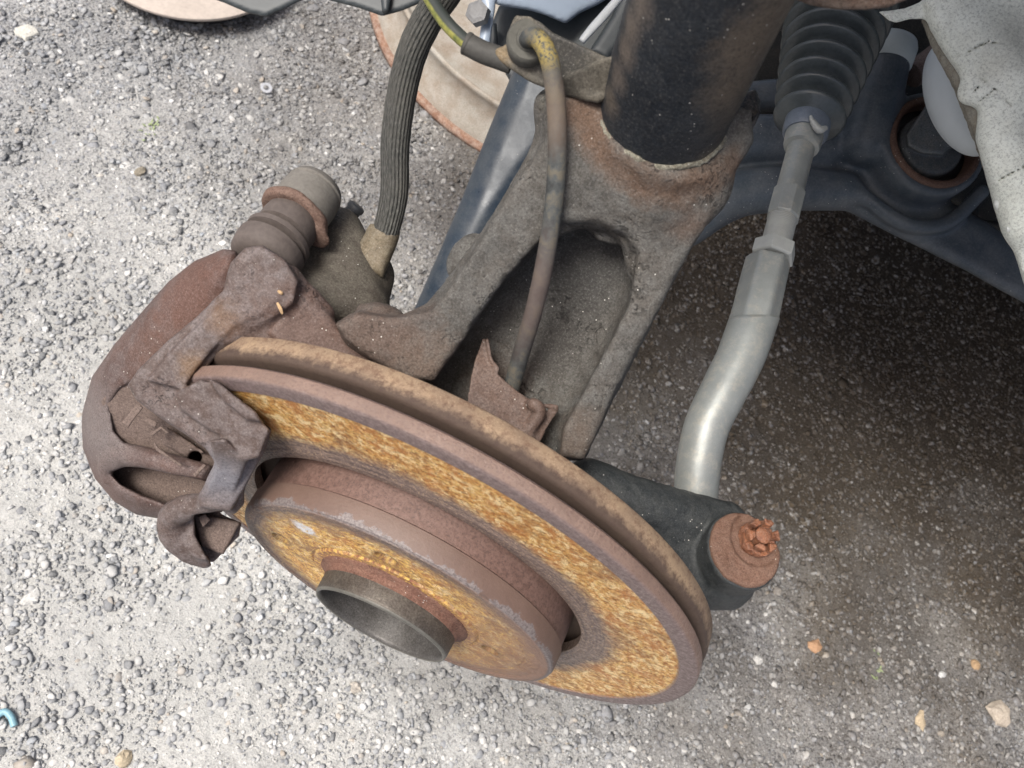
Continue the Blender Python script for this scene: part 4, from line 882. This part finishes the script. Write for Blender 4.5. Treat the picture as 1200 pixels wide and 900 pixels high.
k.chain([(1090, 26, 428, 3), (1104, 58, 428, 3.6), (1124, 92, 428, 3.8), (1138, 122, 429, 3.6), (1152, 165, 431, 3.0), (1166, 212, 435, 2.6)], k=2); k.chain([(1084, 24, 432, 1.5), (1096, 52, 432, 1.6), (1116, 92, 432, 1.6), (1146, 170, 436, 1.4), (1160, 210, 438, 1.3)], k=1)
k.rough([(.4, 5), (.2, 2)]); k.build('sealant_bead', grimy('sealant_brown', (.21, .20, .17), (.26, .25, .21), (.15, .12, .085), 90, .7, .5, False), ch)
k = cast(1080, 40, 1190, 190, 430, 520, 1.1)
k.ell(C(1128, 115, 466), (17, 33, 20), axes=[(.93, -.36, 0), (.36, .93, 0), (0, 0, 1)]); k.build('white_bulge', plain('bluish_white_paint', (.46, .50, .52), .4, 0, .05, 100, .1), ch)
o = tube('white_cord', [(1172, 246, 432, 1.6), (1170, 238, 430, 2.2), (1175, 232, 428, 2.2), (1184, 240, 427, 2.4), (1192, 254, 427, 2.4), (1190, 266, 428, 2.2), (1180, 268, 430, 1.8)], plain('cord_white', (.55, .57, .55), .6), n=12, samples=6); centre(o)
tag(o, 'knotted white cord tied against the chassis leg near the right edge', 'cord')

# ------------------------------------------------------------------ behind, at the top edge
wl = empty('spare_rim', gp(612, 40), 'dusty cream steel wheel rim lying flat under the car at top centre', 'wheel rim')
wm = grimy('rim_dust', (.32, .29, .245), (.27, .215, .165), (.42, .40, .36), 14, .7, .5, False, .6, spots=[])
wrust = grimy('rim_rust_edge', (.17, .085, .055), (.26, .14, .09), (.45, .38, .32), 40, .8, .5, True, .5)
wc = np.array(gp(677, 30)); wc[2] = 0; rad = np.linalg.norm((gp(520, 150) - wc)[:2])
lathe('rim_barrel', [(.004, rad * .975), (.010, rad * .97), (.018, rad * .955), (.03, rad * .93), (.045, rad * .915), (.055, rad * .92), (.062, rad * .93), (.064, rad * .915), (.05, rad * .88)], wc, (0, 0, 1), wm, wl, n=120, cap=False)
lathe('rim_flange', [(.0, rad * .97), (.0, rad), (.005, rad * 1.0), (.008, rad * .99), (.008, rad * .97)], wc, (0, 0, 1), wrust, wl, n=120, cap=False)
lathe('wheel_centre', [(.045, .0), (.045, rad * .4), (.035, rad * .6), (.045, rad * .9)], wc, (0, 0, 1), wm, wl, n=80, cap=False)
# round pale board
bc_ = gp(222, -64, .03); p2 = gp(232, 22, .03); rb = np.linalg.norm((p2 - bc_)[:2])
bd_ = empty('round_board', bc_, 'round pale pinkish board lying on the asphalt at the top left edge', 'board')
o = lathe('board_top', [(-.005, rb * .99), (-.003, rb), (-.001, rb * .997), (.0, rb * .985)], bc_, (0, 0, 1), plain('pale_board', (.42, .365, .32), .8, 0, .3, 200, .25), bd_, n=140); crease(o, 40)
lathe('board_shadow_base', [(-.03, rb * .80), (-.0045, rb * .80)], bc_, (0, 0, 1), plain('board_shadow_dark', (.06, .055, .05), .8), bd_, n=100)  # dark base added to stand in for the shadow under the board
# black undershield corners
def slab(name, poly, d, th, mat, par, rnd=1.5, h=1.2, gx=0, gy=0, rough=None):
    k = Cast.around([(x, y, d + gx * (x - poly[0][0]) + gy * (y - poly[0][1])) for x, y in poly] + [(poly[0][0], poly[0][1], d + th)], 6 + th, h); k.prism(poly, d, th, rnd, 1, gx=gx, gy=gy, c=poly[0])
    if rough: k.rough(rough)
    return k.build(name, mat, par)
blackp = plain('undershield_plastic', (.035, .042, .046), .5, 0, .2, 300, .2)
us_ = empty('undershield', W(350, -20, 600), 'black plastic undershield edge with a zigzag outline along the top edge', 'undershield')
slab('shield_panel', [(240, -5), (262, 3), (290, 15), (312, 20), (330, 12), (352, 1), (370, -4), (392, 2), (420, 9), (448, 19), (470, 13), (492, 4), (530, -20), (560, -70), (230, -70)], 600, 12, blackp, us_, 2, 2)
slab('shield_rib', [(448, 16), (456, 14), (465, -60), (440, -60)], 592, 8, blackp, us_, 2, 2)
gy_ = plain('blue_grey_panel_paint', (.26, .31, .38), .35, 0, .1, 120, .12)
ra_ = empty('metal_panel', W(680, 0, 560), 'pale blue grey folded panel above the cable bracket at the top edge', 'panel')
slab('folded_panel', [(583, 6), (620, 12), (640, 18), (663, 28), (680, 15), (700, 6), (716, -4), (730, -60), (560, -60), (575, 0)], 560, 16, gy_, ra_, 4, 2, gx=.2)
slab('panel_flange', [(556, -40), (566, 10), (560, 60), (572, 62), (580, 12), (584, -40)], 556, 6, gy_, ra_, 2, 2)
o = lathe('panel_bolt', [(0, .008), (.006, .0078), (.007, .005)], W(562, 18, 552), R @ np.array([-.3, 0, -1.]), plain('bolt_grey', (.16, .16, .16), .6), ra_, n=6, smooth=False)
slab('diagonal_strip', [(678, 46), (690, 30), (722, -6), (740, -50), (756, -50), (735, -6), (712, 22), (684, 52)], 545, 8, plain('strip_white', (.40, .42, .43), .5, 0, .1, 200, .2), ra_, 2, 1.6)
bk = empty('radiator_support', W(640, 60, 600), 'black plastic support filling the gap left of the strut top', 'bracket')
slab('support_block', [(572, 62), (574, 34), (585, 6), (640, 5), (680, -10), (716, -40), (760, -50), (800, -40), (760, 120), (720, 130), (600, 100), (590, 82)], 600, 30, blackp, bk, 3, 2)
slab('support_rib', [(690, 60), (716, 20), (745, -40), (775, -40), (742, 40), (712, 72)], 590, 10, blackp, bk, 4, 2)
slab('support_clip', [(573, 60), (575, 28), (582, 26), (584, 60)], 585, 8, blackp, bk, 2, 1.5)

# ------------------------------------------------------------------ unseen car body around the wheel arch, boxes shaped to shade the ground
dark = plain('shade_body_black', (.018, .019, .02), .7)
body = empty('unseen_car_body', (.3, .8, .3), 'unseen dark underside of the car shaped to shade the asphalt', 'car')
box('shade_fender', (-.20, .12, .80), (.60, .5, .83), dark, body)
box('shade_inner_wing', (.22, .50, .30), (1.1, .54, .80), dark, body)
box('shade_floor_pan', (.05, .54, .30), (3.0, 1.9, .34), dark, body)
box('shade_bonnet', (-.20, .5, .80), (.60, 1.9, .83), dark, body)
box('shade_undertray', (.10, .64, .20), (1.6, 1.9, .23), dark, body)
